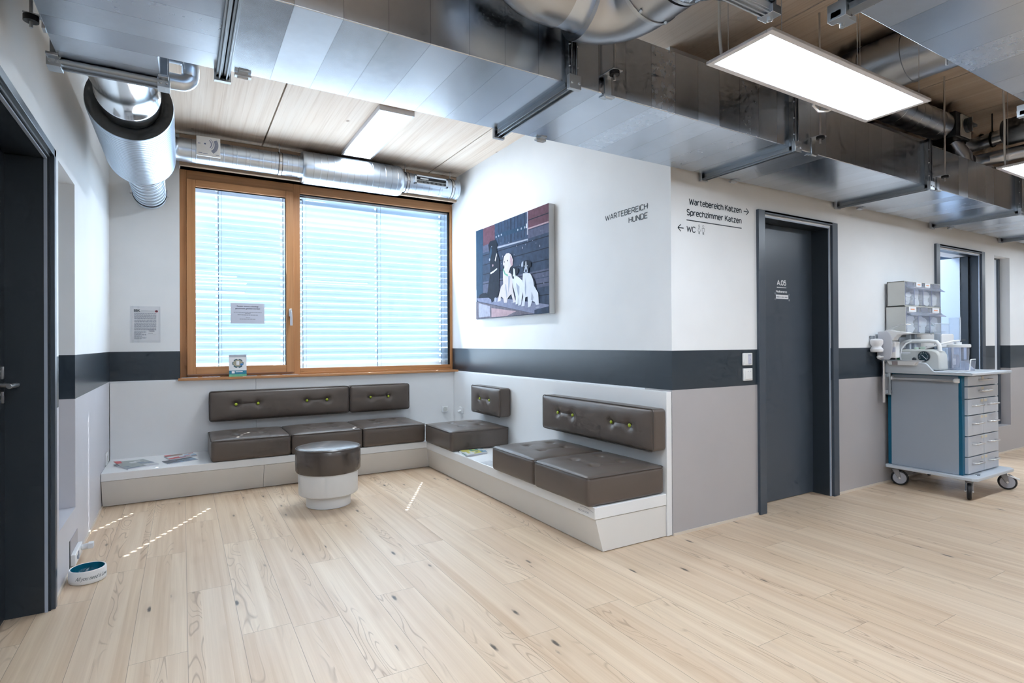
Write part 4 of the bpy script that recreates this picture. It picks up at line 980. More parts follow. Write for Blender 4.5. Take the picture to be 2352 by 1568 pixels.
B().tube([(5.44, 2.06, 2.82), (5.58, 2.05, 2.82), (5.67, 2.02, 2.84), (5.74, 1.95, 2.87), (5.75, 1.75, 2.895)], .055, 24).build('elbow', M_TUBE_D, p)
B().lathe((5.75, 1.875, 2.90), (0, -1, 0), [(0, .056), (.01, .1), (.03, .105), (.9, .105), (.92, .1), (.93, .05), (2.2, .05)], 32).build('silencer', M_ZINC_D, p)
b = B()
for y in (2.0, 1.93): b.lathe((5.735, y, 2.868), (0, 1, 0), [(0, .057), (0, .064), (.014, .064), (.014, .057)], 28, False, False)
b.cyl((5.735, 1.94, 2.93), (5.735, 1.94, ZC), .005, 8); b.build('hanger_clamp', M_BLACK, p)
p = thing('round_branch_duct', 'lowest slim steel duct just above the long duct near the second pendant lamp', 'duct', (5.75, 1.7, 2.7))
B().tube([(5.45, 2.0, 2.66), (5.60, 2.02, 2.68), (5.72, 1.98, 2.71), (5.78, 1.86, 2.725), (5.80, 1.60, 2.73), (5.80, .6, 2.73)], .052, 24).build('elbow', M_TUBE_D, p)

# ================================================================== LAMPS
def pendant(label, x0, x1, y0, y1, z, seen=True, group='pendant panel lamps'):
    r = thing('pendant_lamp', label, 'lamp', ((x0 + x1) / 2, (y0 + y1) / 2, z), group)
    b = B(); f = .024
    for a, c, d, e in ((x0, x1, y0, y0 + f), (x0, x1, y1 - f, y1), (x0, x0 + f, y0 + f, y1 - f), (x1 - f, x1, y0 + f, y1 - f)): b.box(a, c, d, e, z, z + .013)
    b.box(x0 + .004, x1 - .004, y0 + .004, y1 - .004, z + .009, z + .0125)
    b.build('frame', M_LAMPF, r, .002)
    b = B(); b.box(x0 + f, x1 - f, y0 + f, y1 - f, z + .003, z + .008); b.build('diffuser', M_LAMP, r, smooth=False)
    for x, y in ((x0 + .10, y0 + .03), (x1 - .05, y0 + .03), (x0 + .62, y0 + .03), (x0 + .10, y1 - .03), (x1 - .10, y1 - .03)): B().cyl((x, y, z + .012), (x, y, ZC), .0015, 6).build('suspension_wire', M_STEEL, r)
    yc = y1 - .03
    B().tube([(x0 + .035, yc, ZC), (x0 + .035, yc, z + .5), (x0 + .05, yc, z + .3), (x0 + .045, yc, z + .15), (x0 + .06, yc, z + .012)], .006, 10).build('power_cable', M_PLASTIC, r)
    return r
pendant('glowing rectangular pendant lamp between the long duct and the wide one', 1.844, 3.045, 1.258, 1.556, 2.345)
B().tube([(2.60, 1.545, 2.362), (2.62, 1.575, 2.352), (2.68, 1.585, 2.340), (2.74, 1.575, 2.350), (2.76, 1.55, 2.362)], .006, 8).build('cable_loop', M_PLASTIC, bpy.data.objects['pendant_lamp'])
pendant('second pendant lamp of the corridor row, cut by the picture edge', 4.62, 5.82, 1.245, 1.545, 2.345)
for i, (x, y) in enumerate(((7.4, 1.25), (10., 1.25), (-.40, 1.21))): pendant('pendant lamp of the corridor row, outside the view', x, x + 1.2, y, y + .3, 2.345, group='pendant lamps outside the view')
for y in (.11, -1.83, -4.1): pendant('added pendant lamp behind the viewpoint, brightens the room', -.02, 1.18, y, y + .3, 2.345, group='pendant lamps outside the view')
for x, y in ((3.2, -2.2), (3.2, -4.4), (6.4, -2.2), (6.4, -4.4), (9.4, -2.5)): pendant('added pendant lamp behind the viewpoint, brightens the room', x, x + 1.2, y, y + .3, 2.345, group='pendant lamps outside the view')  # extra lamps added to lift the general room light
cl = thing('ceiling_lamp', 'white surface panel lamp on the timber ceiling before the window', 'lamp', (1.47, 4.85, ZC))
x0, x1, y0, y1, z = 1.325, 1.615, 4.26, 5.47, 3.042
b = B(); f = .018
for a, c, d, e in ((x0, x1, y0, y0 + f), (x0, x1, y1 - f, y1), (x0, x0 + f, y0 + f, y1 - f), (x1 - f, x1, y0 + f, y1 - f)): b.box(a, c, d, e, z, ZC)
b.build('frame', M_LAMPF, cl, .002)
B().box(x0 + f, x1 - f, y0 + f, y1 - f, z + .004, z + .010).build('diffuser', M_LAMP_C, cl, smooth=False)
lg = box('cross_bar', M_LAMPF, x0 + f, x1 - f, 4.318, 4.336, z, z + .008, cl)

# ================================================================== PICTURE OF FOUR DOGS
pic = thing('canvas_picture', 'large canvas photograph of four dogs on a bench before a dark plank wall', 'picture', (2.62, 4.45, 1.91))
box('canvas_edge', pbr('canvas_edge_grey', (.60, .63, .66), .5), 2.5925, XR - .002, 3.79, 5.11, 1.46, 2.365, pic, .002)
POLY = {
 'shutter':[(0.4, 0.903), (0.995, 0.903), (0.997, 0.668), (0.442, 0.686), (0.399, 0.771)],
 'sill':[(0.438, 0.678), (1.0, 0.665), (1.003, 0.652), (0.438, 0.661)],
 'post':[(0.0, 0.905), (0.151, 0.905), (0.143, 0.244), (0.025, 0.235), (0, 0.31)],
 'reddish':[(0.999, 0.905), (1.32, 0.905), (1.32, 0.743), (0.998, 0.742)],
 'bench':[(0.015, 0.217), (0.436, 0.195), (1.318, 0.072), (1.318, 0.043), (1.093, 0.01), (0.045, 0.184)],
 'benchend':[(1.1, 0.04), (1.318, 0.058), (1.318, 0.003), (1.1, 0.008)],
 'under':[(0.045, 0.179), (1.093, 0.009), (0.605, 0.006), (0, 0.006), (0, 0.182)],
 'blackdog':[(0.271, 0.722), (0.308, 0.751), (0.425, 0.75), (0.46, 0.693), (0.442, 0.645), (0.493, 0.553), (0.5, 0.468), (0.49, 0.351), (0.48, 0.243), (0.454, 0.194), (0.41, 0.189), (0.383, 0.165), (0.338, 0.151), (0.32, 0.187), (0.256, 0.209), (0.065, 0.214), (0.085, 0.248), (0.162, 0.26), (0.247, 0.244), (0.286, 0.372), (0.311, 0.456), (0.307, 0.595), (0.289, 0.667)],
 'labhead':[(0.564, 0.511), (0.586, 0.566), (0.628, 0.589), (0.677, 0.586), (0.717, 0.564), (0.748, 0.511), (0.74, 0.464), (0.7, 0.453), (0.675, 0.415), (0.659, 0.4), (0.617, 0.392), (0.568, 0.468)],
 'labbody':[(0.563, 0.444), (0.609, 0.389), (0.675, 0.407), (0.723, 0.385), (0.738, 0.327), (0.737, 0.262), (0.768, 0.179), (0.791, 0.129), (0.752, 0.124), (0.713, 0.207), (0.672, 0.186), (0.648, 0.171), (0.631, 0.132), (0.581, 0.135), (0.565, 0.178), (0.523, 0.197), (0.514, 0.156), (0.453, 0.152), (0.462, 0.176), (0.498, 0.241), (0.524, 0.289), (0.566, 0.311), (0.562, 0.378)],
 'pupbody':[(0.723, 0.361), (0.801, 0.368), (0.863, 0.338), (0.908, 0.31), (0.914, 0.207), (0.883, 0.099), (0.837, 0.09), (0.838, 0.174), (0.83, 0.111), (0.791, 0.105), (0.792, 0.177), (0.753, 0.261), (0.735, 0.319)],
 'puphead':[(0.695, 0.429), (0.739, 0.444), (0.802, 0.442), (0.845, 0.419), (0.84, 0.388), (0.809, 0.375), (0.801, 0.352), (0.762, 0.332), (0.73, 0.344), (0.72, 0.385)],
 'pupface':[(0.755, 0.438), (0.779, 0.427), (0.786, 0.378), (0.801, 0.352), (0.762, 0.332), (0.73, 0.344), (0.755, 0.39)],
 'dogbody':[(0.92, 0.371), (0.982, 0.368), (1.04, 0.358), (1.075, 0.316), (1.102, 0.252), (1.13, 0.212), (1.164, 0.179), (1.174, 0.081), (1.128, 0.08), (1.108, 0.108), (1.066, 0.118), (1.044, 0.074), (1.001, 0.069), (0.995, 0.162), (0.958, 0.157), (0.942, 0.084), (0.89, 0.083), (0.921, 0.167), (0.907, 0.263)],
 'dogback':[(1.047, 0.353), (1.089, 0.314), (1.121, 0.266), (1.126, 0.22), (1.098, 0.245), (1.089, 0.292)],
 'doghead':[(0.887, 0.454), (0.924, 0.48), (0.998, 0.479), (1.055, 0.456), (1.055, 0.417), (1.019, 0.406), (1.011, 0.369), (0.968, 0.366), (0.923, 0.386), (0.916, 0.426)],
 'dogear':[(0.887, 0.446), (0.902, 0.471), (0.929, 0.48), (0.924, 0.433), (0.901, 0.428)],
 'dogface':[(0.953, 0.422), (0.99, 0.418), (1.004, 0.373), (0.968, 0.367), (0.931, 0.386)],
 'collar':[(0.568, 0.46), (0.601, 0.411), (0.658, 0.388), (0.65, 0.372), (0.593, 0.399), (0.563, 0.44)]}
ph = lambda n, c, a=.3, s=24.: pbr('photo_' + n, c, .6, spec=.12, noise=a, nscale=s)
PM = [ph('planks', (.034, .052, .095), .6, 18.), ph('gap', (.010, .016, .030)), ph('plank_light', (.085, .095, .155), .5), ph('shutter', (.035, .060, .115), .5), ph('red', (.115, .052, .075), .5), ph('grey_edge', (.35, .36, .46)),
      ph('post', (.022, .055, .105)), ph('bench', (.20, .22, .33), .35), ph('under', (.14, .13, .17), .6), ph('black', (.008, .013, .027), .6), ph('white', (.62, .66, .74), .18, 16.), ph('cream', (.60, .56, .57), .16, 16.), ph('shade', (.33, .37, .47), .2), ph('green', (.15, .40, .30)), ph('pink', (.42, .30, .34))]
b = B(); lay = [0]
def pp(pts, mi, o=None):
    lay[0] += .00006; b.mi = mi; x = 2.5918 - (o if o is not None else lay[0])
    b.poly([(x, 5.11 - u, 1.46 + w) for u, w in pts])
def disc(u, w, r, mi, sx=1., sy=1.): pp([(u + r * sx * cos(t * pi / 7), w + r * sy * sin(t * pi / 7)) for t in range(14)], mi)
pp([(.002, .002), (1.318, .002), (1.318, .903), (.002, .903)], 0)
for k, (w0, w1, mi) in enumerate(((.66, .735, 2), (.40, .47, 0), (.22, .30, 2), (.49, .56, 0), (.30, .37, 2))): pp([(.15, w0), (1.318, w0 + .006), (1.318, w1), (.15, w1)], mi)
for w in (.745, .63, .535, .44, .345, .25, .15): pp([(.13, w), (1.318, w + .003), (1.318, w + .010), (.13, w + .007)], 1)
pp(POLY['post'], 6); pp(POLY['reddish'], 4); pp([(1.0, .82), (1.318, .82), (1.318, .828), (1.0, .828)], 1); pp([(1.0, .745), (1.318, .745), (1.318, .757), (1.0, .757)], 14); pp([(.16, .73), (.40, .735), (.40, .90), (.16, .90)], 4)
pp(POLY['shutter'], 3)
for i in range(1, 10): u = .42 + i * .058; pp([(u, .69), (u + .006, .69), (u + .006, .902), (u, .902)], 1)
pp([(.70, .675), (.715, .675), (.715, .902), (.70, .902)], 1); pp([(.42, .76), (.99, .75), (.99, .79), (.42, .80)], 6)
for u, w in ((.43, .775), (.48, .777), (.53, .779), (.83, .772), (.89, .772), (.95, .772)): disc(u, w, .010, 12)
pp([(.972, .76), (1.0, .76), (1.0, .80), (.972, .80)], 10); pp([(.985, .70), (1.003, .70), (1.003, .90), (.985, .90)], 5)
pp(POLY['sill'], 12)
for i in range(26):
    random.seed(i); u, w = random.uniform(.3, 1.28), random.uniform(.25, .72); disc(u, w, random.uniform(.002, .005), 5, 1, random.uniform(.6, 2.5))
pp(POLY['under'], 8); pp([(.06, .165), (.30, .12), (.30, .02), (.06, .02)], 5); pp([(.33, .10), (.80, .045), (.62, .008), (.33, .012)], 14); pp(POLY['bench'], 7); pp(POLY['benchend'], 0)
for q in ((.5, .17), (.75, .13), (1.15, .06), (1.02, .07), (.3, .20)): disc(*q, .012, 12, 3., .3)
pp(POLY['blackdog'], 9); pp([(.29, .60), (.305, .66), (.33, .70), (.35, .66), (.33, .60), (.31, .57)], 6); disc(.300, .575, .013, 12); disc(.345, .695, .006, 12)
pp([(.405, .555), (.44, .62), (.447, .60), (.415, .54)], 11); pp([(.31, .445), (.37, .455), (.45, .475), (.45, .462), (.37, .438), (.32, .43)], 10); disc(.365, .51, .012, 14); disc(.41, .175, .022, 12)
pp(POLY['labbody'], 11); pp([(.60, .30), (.615, .31), (.64, .20), (.63, .17)], 12); pp([(.66, .38), (.70, .37), (.68, .27), (.66, .22)], 12); pp(POLY['labhead'], 11)
pp([(.70, .565), (.735, .53), (.745, .47), (.715, .455), (.695, .50)], 14); disc(.645, .520, .008, 9); disc(.588, .515, .007, 9); disc(.580, .468, .016, 9, .7, 1.2); pp(POLY['collar'], 13)
pp(POLY['pupbody'], 10); pp([(.80, .30), (.86, .26), (.85, .17), (.83, .20)], 12); pp(POLY['puphead'], 9); pp(POLY['pupface'], 10); disc(.752, .352, .014, 9); disc(.735, .405, .006, 9)
pp(POLY['dogbody'], 10); pp([(.955, .33), (.975, .25), (.965, .16), (.95, .22)], 12); pp([(1.06, .20), (1.09, .15), (1.08, .115), (1.05, .13)], 12); pp(POLY['dogback'], 9)
pp(POLY['doghead'], 9); pp(POLY['dogear'], 12); pp(POLY['dogface'], 12); pp([(.965, .47), (.978, .47), (.982, .42), (.962, .42)], 10); disc(.972, .388, .014, 9); disc(.946, .432, .006, 12); disc(.995, .430, .006, 12)
b.build('print', PM, pic, smooth=False)

# ================================================================== WALL LETTERING, SWITCHES, SOCKETS
t = B(); x = XR - .0012; U, V = (0, -1, 0), (0, 0, 1)
din(t, 'WARTEBEREICH', (x, 2.719, 2.098), U, V, .433, .0415, .15, 'R'); din(t, 'HUNDE', (x, 2.719, 2.037), U, V, .186, .0415, .15, 'R')
tag(t.build('wall_lettering', M_INK, smooth=False), 'dark vinyl lettering WARTEBEREICH HUNDE on the wall beside the dog picture', 'lettering')
t = B(); y = YC - .0012; U = (1, 0, 0)
din(t, 'Wartebereich Katzen', (3.331, y, 2.102), U, V, .519, .043, .165, 'R'); din(t, 'Sprechzimmer Katzen', (3.331, y, 2.031), U, V, .541, .043, .165, 'R')
din(t, 'WC', (2.789, y, 1.924), U, V, .083, .041, .15)
R2 = lambda x0, x1, z0, z1: t.quad((x0, y, z0), (x1, y, z0), (x1, y, z1), (x0, y, z1))
def stroke(p, q, w=.0032):
    d = Vector((q[0] - p[0], q[1] - p[1])); d.normalize(); nx, nz = -d.y * w, d.x * w
    t.quad((p[0] - nx, y, p[1] - nz), (q[0] - nx, y, q[1] - nz), (q[0] + nx, y, q[1] + nz), (p[0] + nx, y, p[1] + nz))
R2(2.789, 3.331, 1.998, 2.0045)
for tip, tail, s in ((2.711, 2.762, 1), (3.408, 3.354, -1)):
    z = 1.945 if s > 0 else 2.122
    stroke((tip, z), (tail, z)); stroke((tip, z), (tip + s * .026, z + .022)); stroke((tip, z), (tip + s * .026, z - .022))
for cx, lady in ((2.906, True), (2.945, False)):
    for i in range(14):
        a0, a1 = 2 * pi * i / 14, 2 * pi * (i + 1) / 14; stroke((cx + .007 * cos(a0), 1.975 + .007 * sin(a0)), (cx + .007 * cos(a1), 1.975 + .007 * sin(a1)), .0009)
    pts = [(cx - .013, 1.938), (cx - .004, 1.963), (cx + .004, 1.963), (cx + .013, 1.938)] if lady else [(cx - .011, 1.940), (cx - .011, 1.962), (cx + .011, 1.962), (cx + .011, 1.940)]
    for a, c in zip(pts, pts[1:]): stroke(a, c, .0010)
    for dx in (-.006, -.002, .002, .006): stroke((cx + dx, 1.940 if dx in (-.006, .006) else 1.938), (cx + dx, 1.921), .0008)
tag(t.build('wall_lettering', M_INK, smooth=False), 'dark direction lettering with arrows and WC symbols on the wall beside the door', 'lettering')

def plate(name, label, cat, x0, x1, z0, z1, extra, group=None):
    r = thing(name, label, cat, ((x0 + x1) / 2, YC, z0), group)
    box('plate', M_PLASTIC, x0, x1, YC - .012, YC - .001, z0, z1, r, .002); extra(r); return r
def up(r):
    box('rocker', M_PLASTIC, 3.336, 3.372, YC - .016, YC - .012, 1.064, 1.128, r, .001)
    b = B(); b.box(3.376, 3.410, YC - .0145, YC - .0118, 1.062, 1.130); b.build('display', pbr('pale_display', (.55, .57, .68), .3), r, smooth=False)
    b = B()
    for z in (1.128, 1.122, 1.062): b.box(3.378, 3.402 + .006 * (z < 1.1), YC - .0152, YC - .0145, z, z + .002)
    b.box(3.398, 3.402, YC - .0152, YC - .0145, 1.093, 1.099); b.build('marking', M_INKGREY, r, smooth=False)
plate('room_controller', 'upper white control plate with small display on the dark band by the door', 'switch', 3.326, 3.423, 1.054, 1.139, up)
def lo_(r):
    box('rocker', M_PLASTIC, 3.340, 3.412, YC - .016, YC - .012, .958, 1.022, r, .002)
    b = B(); b.cyl((3.385, YC - .0165, 1.012), (3.385, YC - .0155, 1.012), .006, 12); b.build('pilot_light', M_PAPER, r)
    b = B(); b.box(3.368, 3.373, YC - .0165, YC - .0155, 1.010, 1.015); b.box(3.396, 3.401, YC - .0165, YC - .0155, 1.010, 1.015); b.build('marking', M_INKGREY, r, smooth=False)
plate('light_switch', 'lower plain white switch plate on the dark band by the door', 'switch', 3.329, 3.423, .948, 1.033, lo_)
r = thing('wall_socket', 'square white socket on the bench back under the window end', 'socket', (2.488, 5.70, .46))
box('plate', M_PLASTIC, 2.455, 2.522, 5.678, 5.699, .462, .530, r, .004); B().lathe((2.488, 5.677, .496), (0, 1, 0), [(-.001, .024), (.001, .025), (.004, .022)], 24).build('insert', M_PLASTIC_G, r)
r = thing('wall_socket', 'white socket with plug on the bench back near the small back cushion', 'socket', (2.60, 5.49, .46))
box('plate', M_PLASTIC, 2.584, 2.605, 5.455, 5.525, .462, .530, r, .004); B().cyl((2.586, 5.49, .490), (2.555, 5.49, .480), .017, 16, .012).build('plug', M_PLASTIC, r)
r = thing('wall_socket', 'tall white socket on the wall at the magazine end of the bench', 'socket', (XL, 5.45, .27))
box('plate', M_PLASTIC, XL, XL + .012, 5.40, 5.50, .272, .372, r, .003); box('insert', M_PLASTIC_G, XL + .012, XL + .015, 5.425, 5.475, .295, .345, r, .002)
r = thing('floor_socket_panel', 'low wall panel with open white socket and plug above the pet bowl', 'socket', (XL, 3.92, .02))
box('cover', pbr('grey_cover', (.40, .38, .40), .45), XL, XL + .004, 3.805, 4.045, .085, .165, r, .001)
pn = B().prism([(XL + .002, 3.812, .024), (XL + .002, 4.055, .022), (XL + .002, 4.055, .086), (XL + .002, 3.812, .084)], (.022, 0, 0)).build('socket_strip', M_PLASTIC, r, .003)
b = B(); b.box(XL + .024, XL + .0265, 3.86, 3.90, .045, .062); b.box(XL + .024, XL + .0265, 3.905, 3.92, .030, .075); b.build('marking', M_INKGREY, pn, smooth=False)
b = B(); b.tube([(XL + .024, 4.01, .062), (XL + .05, 4.01, .066), (XL + .072, 4.005, .070)], .016, 14); b.box(XL + .055, XL + .082, 3.985, 4.03, .055, .085); b.build('plug', pbr('translucent_plug', (.75, .77, .80), .3), r, .003)
box('side_gap', M_ANTH_D, XL - .0005, XL + .0012, 3.790, 3.806, .018, .165, r)
# ================================================================== MEDICAL TROLLEY
tr = thing('medical_trolley', 'grey-blue drawer trolley with petrol edges on four castors against the corridor wall', 'trolley', (5.5, 2.2, 0))
b = B(); b.prism([(5.175, 1.855, .147), (5.845, 1.855, .147), (5.875, 1.885, .147), (5.875, 2.47, .147), (5.845, 2.50, .147), (5.165, 2.50, .147), (5.150, 2.485, .147), (5.150, 1.885, .147)], (0, 0, .024)); b.build('base_board', M_CARTW, tr, .004)
box('cabinet', M_TEAL, 5.200, 5.800, 1.960, 2.490, .171, .948, tr, .003)
box('side_panel', M_CART, 5.1965, 5.204, 1.984, 2.462, .173, .938, tr, .001)
box('side_panel', M_CART, 5.796, 5.8035, 1.984, 2.462, .173, .938, tr, .001)
def drawer(x0, x1, z0, z1, lab):
    d = box('drawer', M_CARTF, x0, x1, 1.938, 1.975, z0, z1, tr, .002)
    xc = (x0 + x1) / 2; w = .085 if x1 - x0 > .4 else .068; zc = z1 - .38 * (z1 - z0)
    b = B(); b.tube([(xc - w, 1.938, zc), (xc - w, 1.915, zc), (xc - w + .008, 1.905, zc), (xc + w - .008, 1.905, zc), (xc + w, 1.915, zc), (xc + w, 1.938, zc)], .0062, 10); b.build('handle', M_STEEL, d)
    b = B(); b.box(lab - .022, lab + .022, 1.9362, 1.9385, z1 - .026, z1 - .006); b.build('label_strip', pbr('cream_label', (.68, .63, .52), .5), d, smooth=False)
zr = [.940, .858, .760, .632, .471, .310, .178]
for i, (zt, zb) in enumerate(zip(zr, zr[1:])):
    if i < 2: drawer(5.240, 5.798, zb + .004, zt - .004, 5.50)
    else: drawer(5.240, 5.518, zb + .004, zt - .004, 5.488); drawer(5.524, 5.798, zb + .004, zt - .004, 5.554)
# moulded top with raised side rims
b = B(); b.box(5.130, 5.865, 1.868, 2.50, .948, .972); b.build('worktop', M_CARTW, tr, .006)
rim = [(1.868, .970), (2.108, .970), (2.125, .978), (2.165, 1.028), (2.185, 1.040), (2.50, 1.046), (2.50, .960), (1.868, .960)]
for x in (5.130, 5.845): B().prism([(x, y, z) for y, z in rim], (.02, 0, 0)).build('side_rim', M_CARTW, tr, .004)
box('rear_rim', M_CARTW, 5.15, 5.845, 2.48, 2.50, .97, 1.046, tr, .004)
b = B(); b.cyl((5.160, 1.990, .905), (5.160, 2.440, .905), .0115, 16); rl = b.build('push_rail', M_STEEL, tr)
b = B()
for y in (1.985, 2.448): b.ball((5.160, y, .905), .017, sy=1.3, seg=14); b.box(5.160, 5.198, y - .012, y + .012, .888, .922)
b.build('rail_bracket', M_PLASTIC, rl, .003)
def castor(x, y, hx, hy, brake=False):
    """swivel castor trailing along (hx, hy)"""
    h = Vector((hx, hy, 0)).normalized(); ax = Vector((-h.y, h.x, 0)); R = .0625; c = Vector((x, y, R)) + h * .028
    b = B(); b.cyl((x, y, .122), (x, y, .148), .026, 20)
    for s in (-1, 1):
        o = ax * s * .022; top = Vector((x, y, .128)); q = [top - h * .024, top + h * .024, c + h * .012 + Vector((0, 0, .005)), c - h * .002 - Vector((0, 0, .012)), c - h * .014]
        b.prism([p + o - ax * .003 for p in q], ax * .006)
    t = Vector((x, y, .125)); b.prism([t - h * .026 - ax * .025, t + h * .026 - ax * .025, t + h * .026 + ax * .025, t - h * .026 + ax * .025], (0, 0, .008))
    k = b.build('castor', pbr('castor_fork', (.27, .27, .28), .4), tr, .003)
    B().lathe(c - ax * .015, ax, [(0, R - .012), (.002, R - .004), (.008, R), (.022, R), (.028, R - .004), (.03, R - .012)], 36).build('tyre', M_BLACK, k)
    B().lathe(c - ax * .0168, ax, [(0, .02), (.001, R - .014), (.0326, R - .014), (.0336, .02)], 30).build('wheel_disc', pbr('castor_disc', (.36, .37, .42), .4), k)
    b = B(); b.cyl(c - ax * .028, c + ax * .028, .008, 10); b.build('axle', M_STEEL, k)
    if brake:
        h = -h; p0 = Vector((x, y, .118)) - h * .02
        b = B(); b.prism([p0 + ax * .02, p0 - ax * .02, p0 - h * .085 - ax * .014 + Vector((0, 0, -.034)), p0 - h * .085 + ax * .014 + Vector((0, 0, -.034))], (0, 0, .012)); b.build('brake_pedal', M_PLASTIC, k, .003)
castor(5.215, 1.925, -.94, -.34); castor(5.79, 1.91, .36, -.93, True); castor(5.215, 2.44, .36, -.93); castor(5.80, 2.44, .9, .3)
# rear mast carrying the bin racks
b = B(); b.box(5.47, 5.50, 2.440, 2.470, .972, 1.276); b.box(5.56, 5.60, 2.440, 2.470, .972, 1.276); b.box(5.36, 5.74, 2.470, 2.480, 1.15, 1.25); b.build('mast', M_CARTW, tr, .002)
# accessory rod at the rear corner
b = B(); b.cyl((5.092, 2.470, .70), (5.092, 2.470, 1.06), .012, 16); b.build('accessory_rod', M_STEEL, tr)
b = B()
for z in (.775, .915): b.box(5.088, 5.20, 2.455, 2.485, z, z + .028)
b.box(5.135, 5.15, 2.44, 2.495, .765, .95); b.build('rod_bracket', M_ZINC, tr, .002)

def bin_rack(label, z0, z1, y0, nb):
    r = thing('bin_rack', label, 'bin rack', (5.53, 2.43, z0), 'clear tilt-bin racks above the trolley')
    x0, x1 = 5.215, 5.845; t = .006; y1 = 2.498 if nb == 4 else 2.51
    b = B(); b.box(x0, x0 + t, y0, y1, z0, z1); b.box(x1 - t, x1, y0, y1, z0, z1); b.box(x0, x1, y0, y1, z0, z0 + t); b.box(x0, x1, y0, y1, z1 - t, z1); b.box(x0, x1, y1 - t, y1, z0, z1)
    b.build('housing', M_PLASTIC_G, r, .001)
    wb = (x1 - x0 - 2 * t) / nb; H = z1 - z0
    for i in range(nb):
        a, c = x0 + t + i * wb + .003, x0 + t + (i + 1) * wb - .003
        b = B(); b.box(a, c, y0 - .002, y0 + .002, z0 + .010, z1 - .010); b.box(a, a + .003, y0, y1 - .02, z0 + .01, z1 - .05); b.box(c - .003, c, y0, y1 - .02, z0 + .01, z1 - .05); b.box(a, c, y0, y1 - .02, z0 + .01, z0 + .013)
        bn = b.build('bin', M_ACRYL, r, smooth=False)
        zg = z1 - .34 * H
        b = B(); b.prism([(a, y0 - .002, zg + .035), (a, y0 - .045, zg), (a, y0 - .043, zg - .003), (a, y0 - .002, zg + .030)], (c - a, 0, 0)); b.build('pull_lip', M_ACRYL_S, bn, smooth=False)
        b = B()
        for q in (a, c): b.box(q - .0015, q + .0015, y0 - .0035, y0 - .001, z0 + .01, z1 - .01)
        b.build('bin_edge', pbr('bin_edge_shade', (.36, .38, .50), .4), bn, smooth=False)
        if nb == 4: lit = i in (1, 2)
        else: lit = i in (0, 2)
        lm = (a + c) / 2; b = B()
        b.box(lm - wb * .30, lm + wb * .30, y0 - .0045, y0 - .0025, z1 - .20 * H, z1 - .02 * H)
        b.build('label_card' if lit else 'label_window', M_PAPER if lit else M_ACRYL_S, bn, smooth=False)
        if lit:
            b = B(); b.box(lm - wb * .16, lm + wb * .16, y0 - .0052, y0 - .0045, z1 - .13 * H, z1 - .09 * H); b.build('label_print', pbr('orange_ink', (.75, .33, .18), .5), bn, smooth=False)
        # packed supplies seen through the front: crumpled white packets
        random.seed(nb * 10 + i); b = B(); hh = {(4, 0): .50, (4, 1): .72, (4, 2): .62, (4, 3): .45}.get((nb, i), .62)
        for k in range(7):
            zz = z0 + .02 + k * (hh * H - .03) / 7; cx, cy = lm + random.uniform(-.12, .12) * wb, y0 + .008 + random.uniform(0, .02)
            w_, d_, h_ = wb * random.uniform(.34, .46), .022, .026 * random.uniform(.9, 1.6)
            cx = min(max(cx, a + w_ + .006), c - w_ - .006) if c - a > 2 * w_ + .012 else lm
            P = []
            for t_ in range(10):
                th = 2 * pi * t_ / 10; P.append((cx + w_ * cos(th) * random.uniform(.7, 1), cy, zz + h_ * sin(th) * random.uniform(.7, 1.1) + .012))
            b.prism(P, (0, d_, random.uniform(-.01, .01)))
        if nb == 3 and i == 2: b.mi = 1; b.box(lm - .03, lm + .03, y0 + .016, y0 + .02, z0 + .06, z0 + .085); b.box(lm + .01, lm + .035, y0 + .016, y0 + .02, z0 + .03, z0 + .05)
        if nb == 4 and i == 3: b.mi = 2; b.box(lm - .035, lm + .045, y0 + .016, y0 + .02, z0 + .02, z0 + .09)
        if nb == 4 and i == 2: b.mi = 3; b.box(lm - .01, lm + .05, y0 + .016, y0 + .02, z0 + .09, z0 + .10); b.box(lm - .02, lm + .03, y0 + .016, y0 + .02, z0 + .135, z0 + .142)
        b.build('supplies', [pbr('white_packets', (.88, .90, .92), .45, noise=.12, nscale=60.), pbr('teal_packet', (.16, .50, .55), .4), pbr('cream_packets', (.72, .72, .55), .45), pbr('grey_packet', (.32, .36, .44), .4)], bn, smooth=False)
    return r
bin_rack('upper rack of four clear tilt bins above the trolley', 1.512, 1.722, 2.362, 4)
bin_rack('lower rack of three larger clear tilt bins above the trolley', 1.278, 1.510, 2.355, 3)

# disinfectant dispenser with elbow lever, tray
ds = thing('disinfectant_dispenser', 'wall-type disinfectant dispenser with long lever on the trolley rear corner', 'dispenser', (5.10, 2.46, 1.06))
pf = [(2.50, 1.065), (2.50, 1.295), (2.43, 1.300), (2.412, 1.285), (2.395, 1.25), (2.387, 1.19), (2.392, 1.12), (2.40, 1.08), (2.415, 1.06)]
B().prism([(5.062, y, z) for y, z in pf], (.012, 0, 0)).build('housing', pbr('dispenser_housing', (.58, .60, .66), .4), ds, .003)
B().prism([(5.074, y, z) for y, z in [(2.50, 1.065), (2.50, 1.295), (2.47, 1.295), (2.47, 1.065)]], (.09, 0, 0)).build('back_plate', pbr('dispenser_housing', (.58, .60, .66), .4), ds, .003)
b = B(); b.box(5.08, 5.15, 2.368, 2.462, 1.075, 1.215); b.cyl((5.115, 2.41, 1.215), (5.115, 2.41, 1.245), .018, 16); bo = b.build('bottle', M_PLASTIC, ds, .010)
b = B(); b.box(5.0795, 5.0805, 2.372, 2.43, 1.125, 1.165); b.box(5.0795, 5.0805, 2.372, 2.43, 1.170, 1.172); b.build('bottle_label', pbr('lavender_label', (.50, .53, .66), .5), bo, smooth=False)
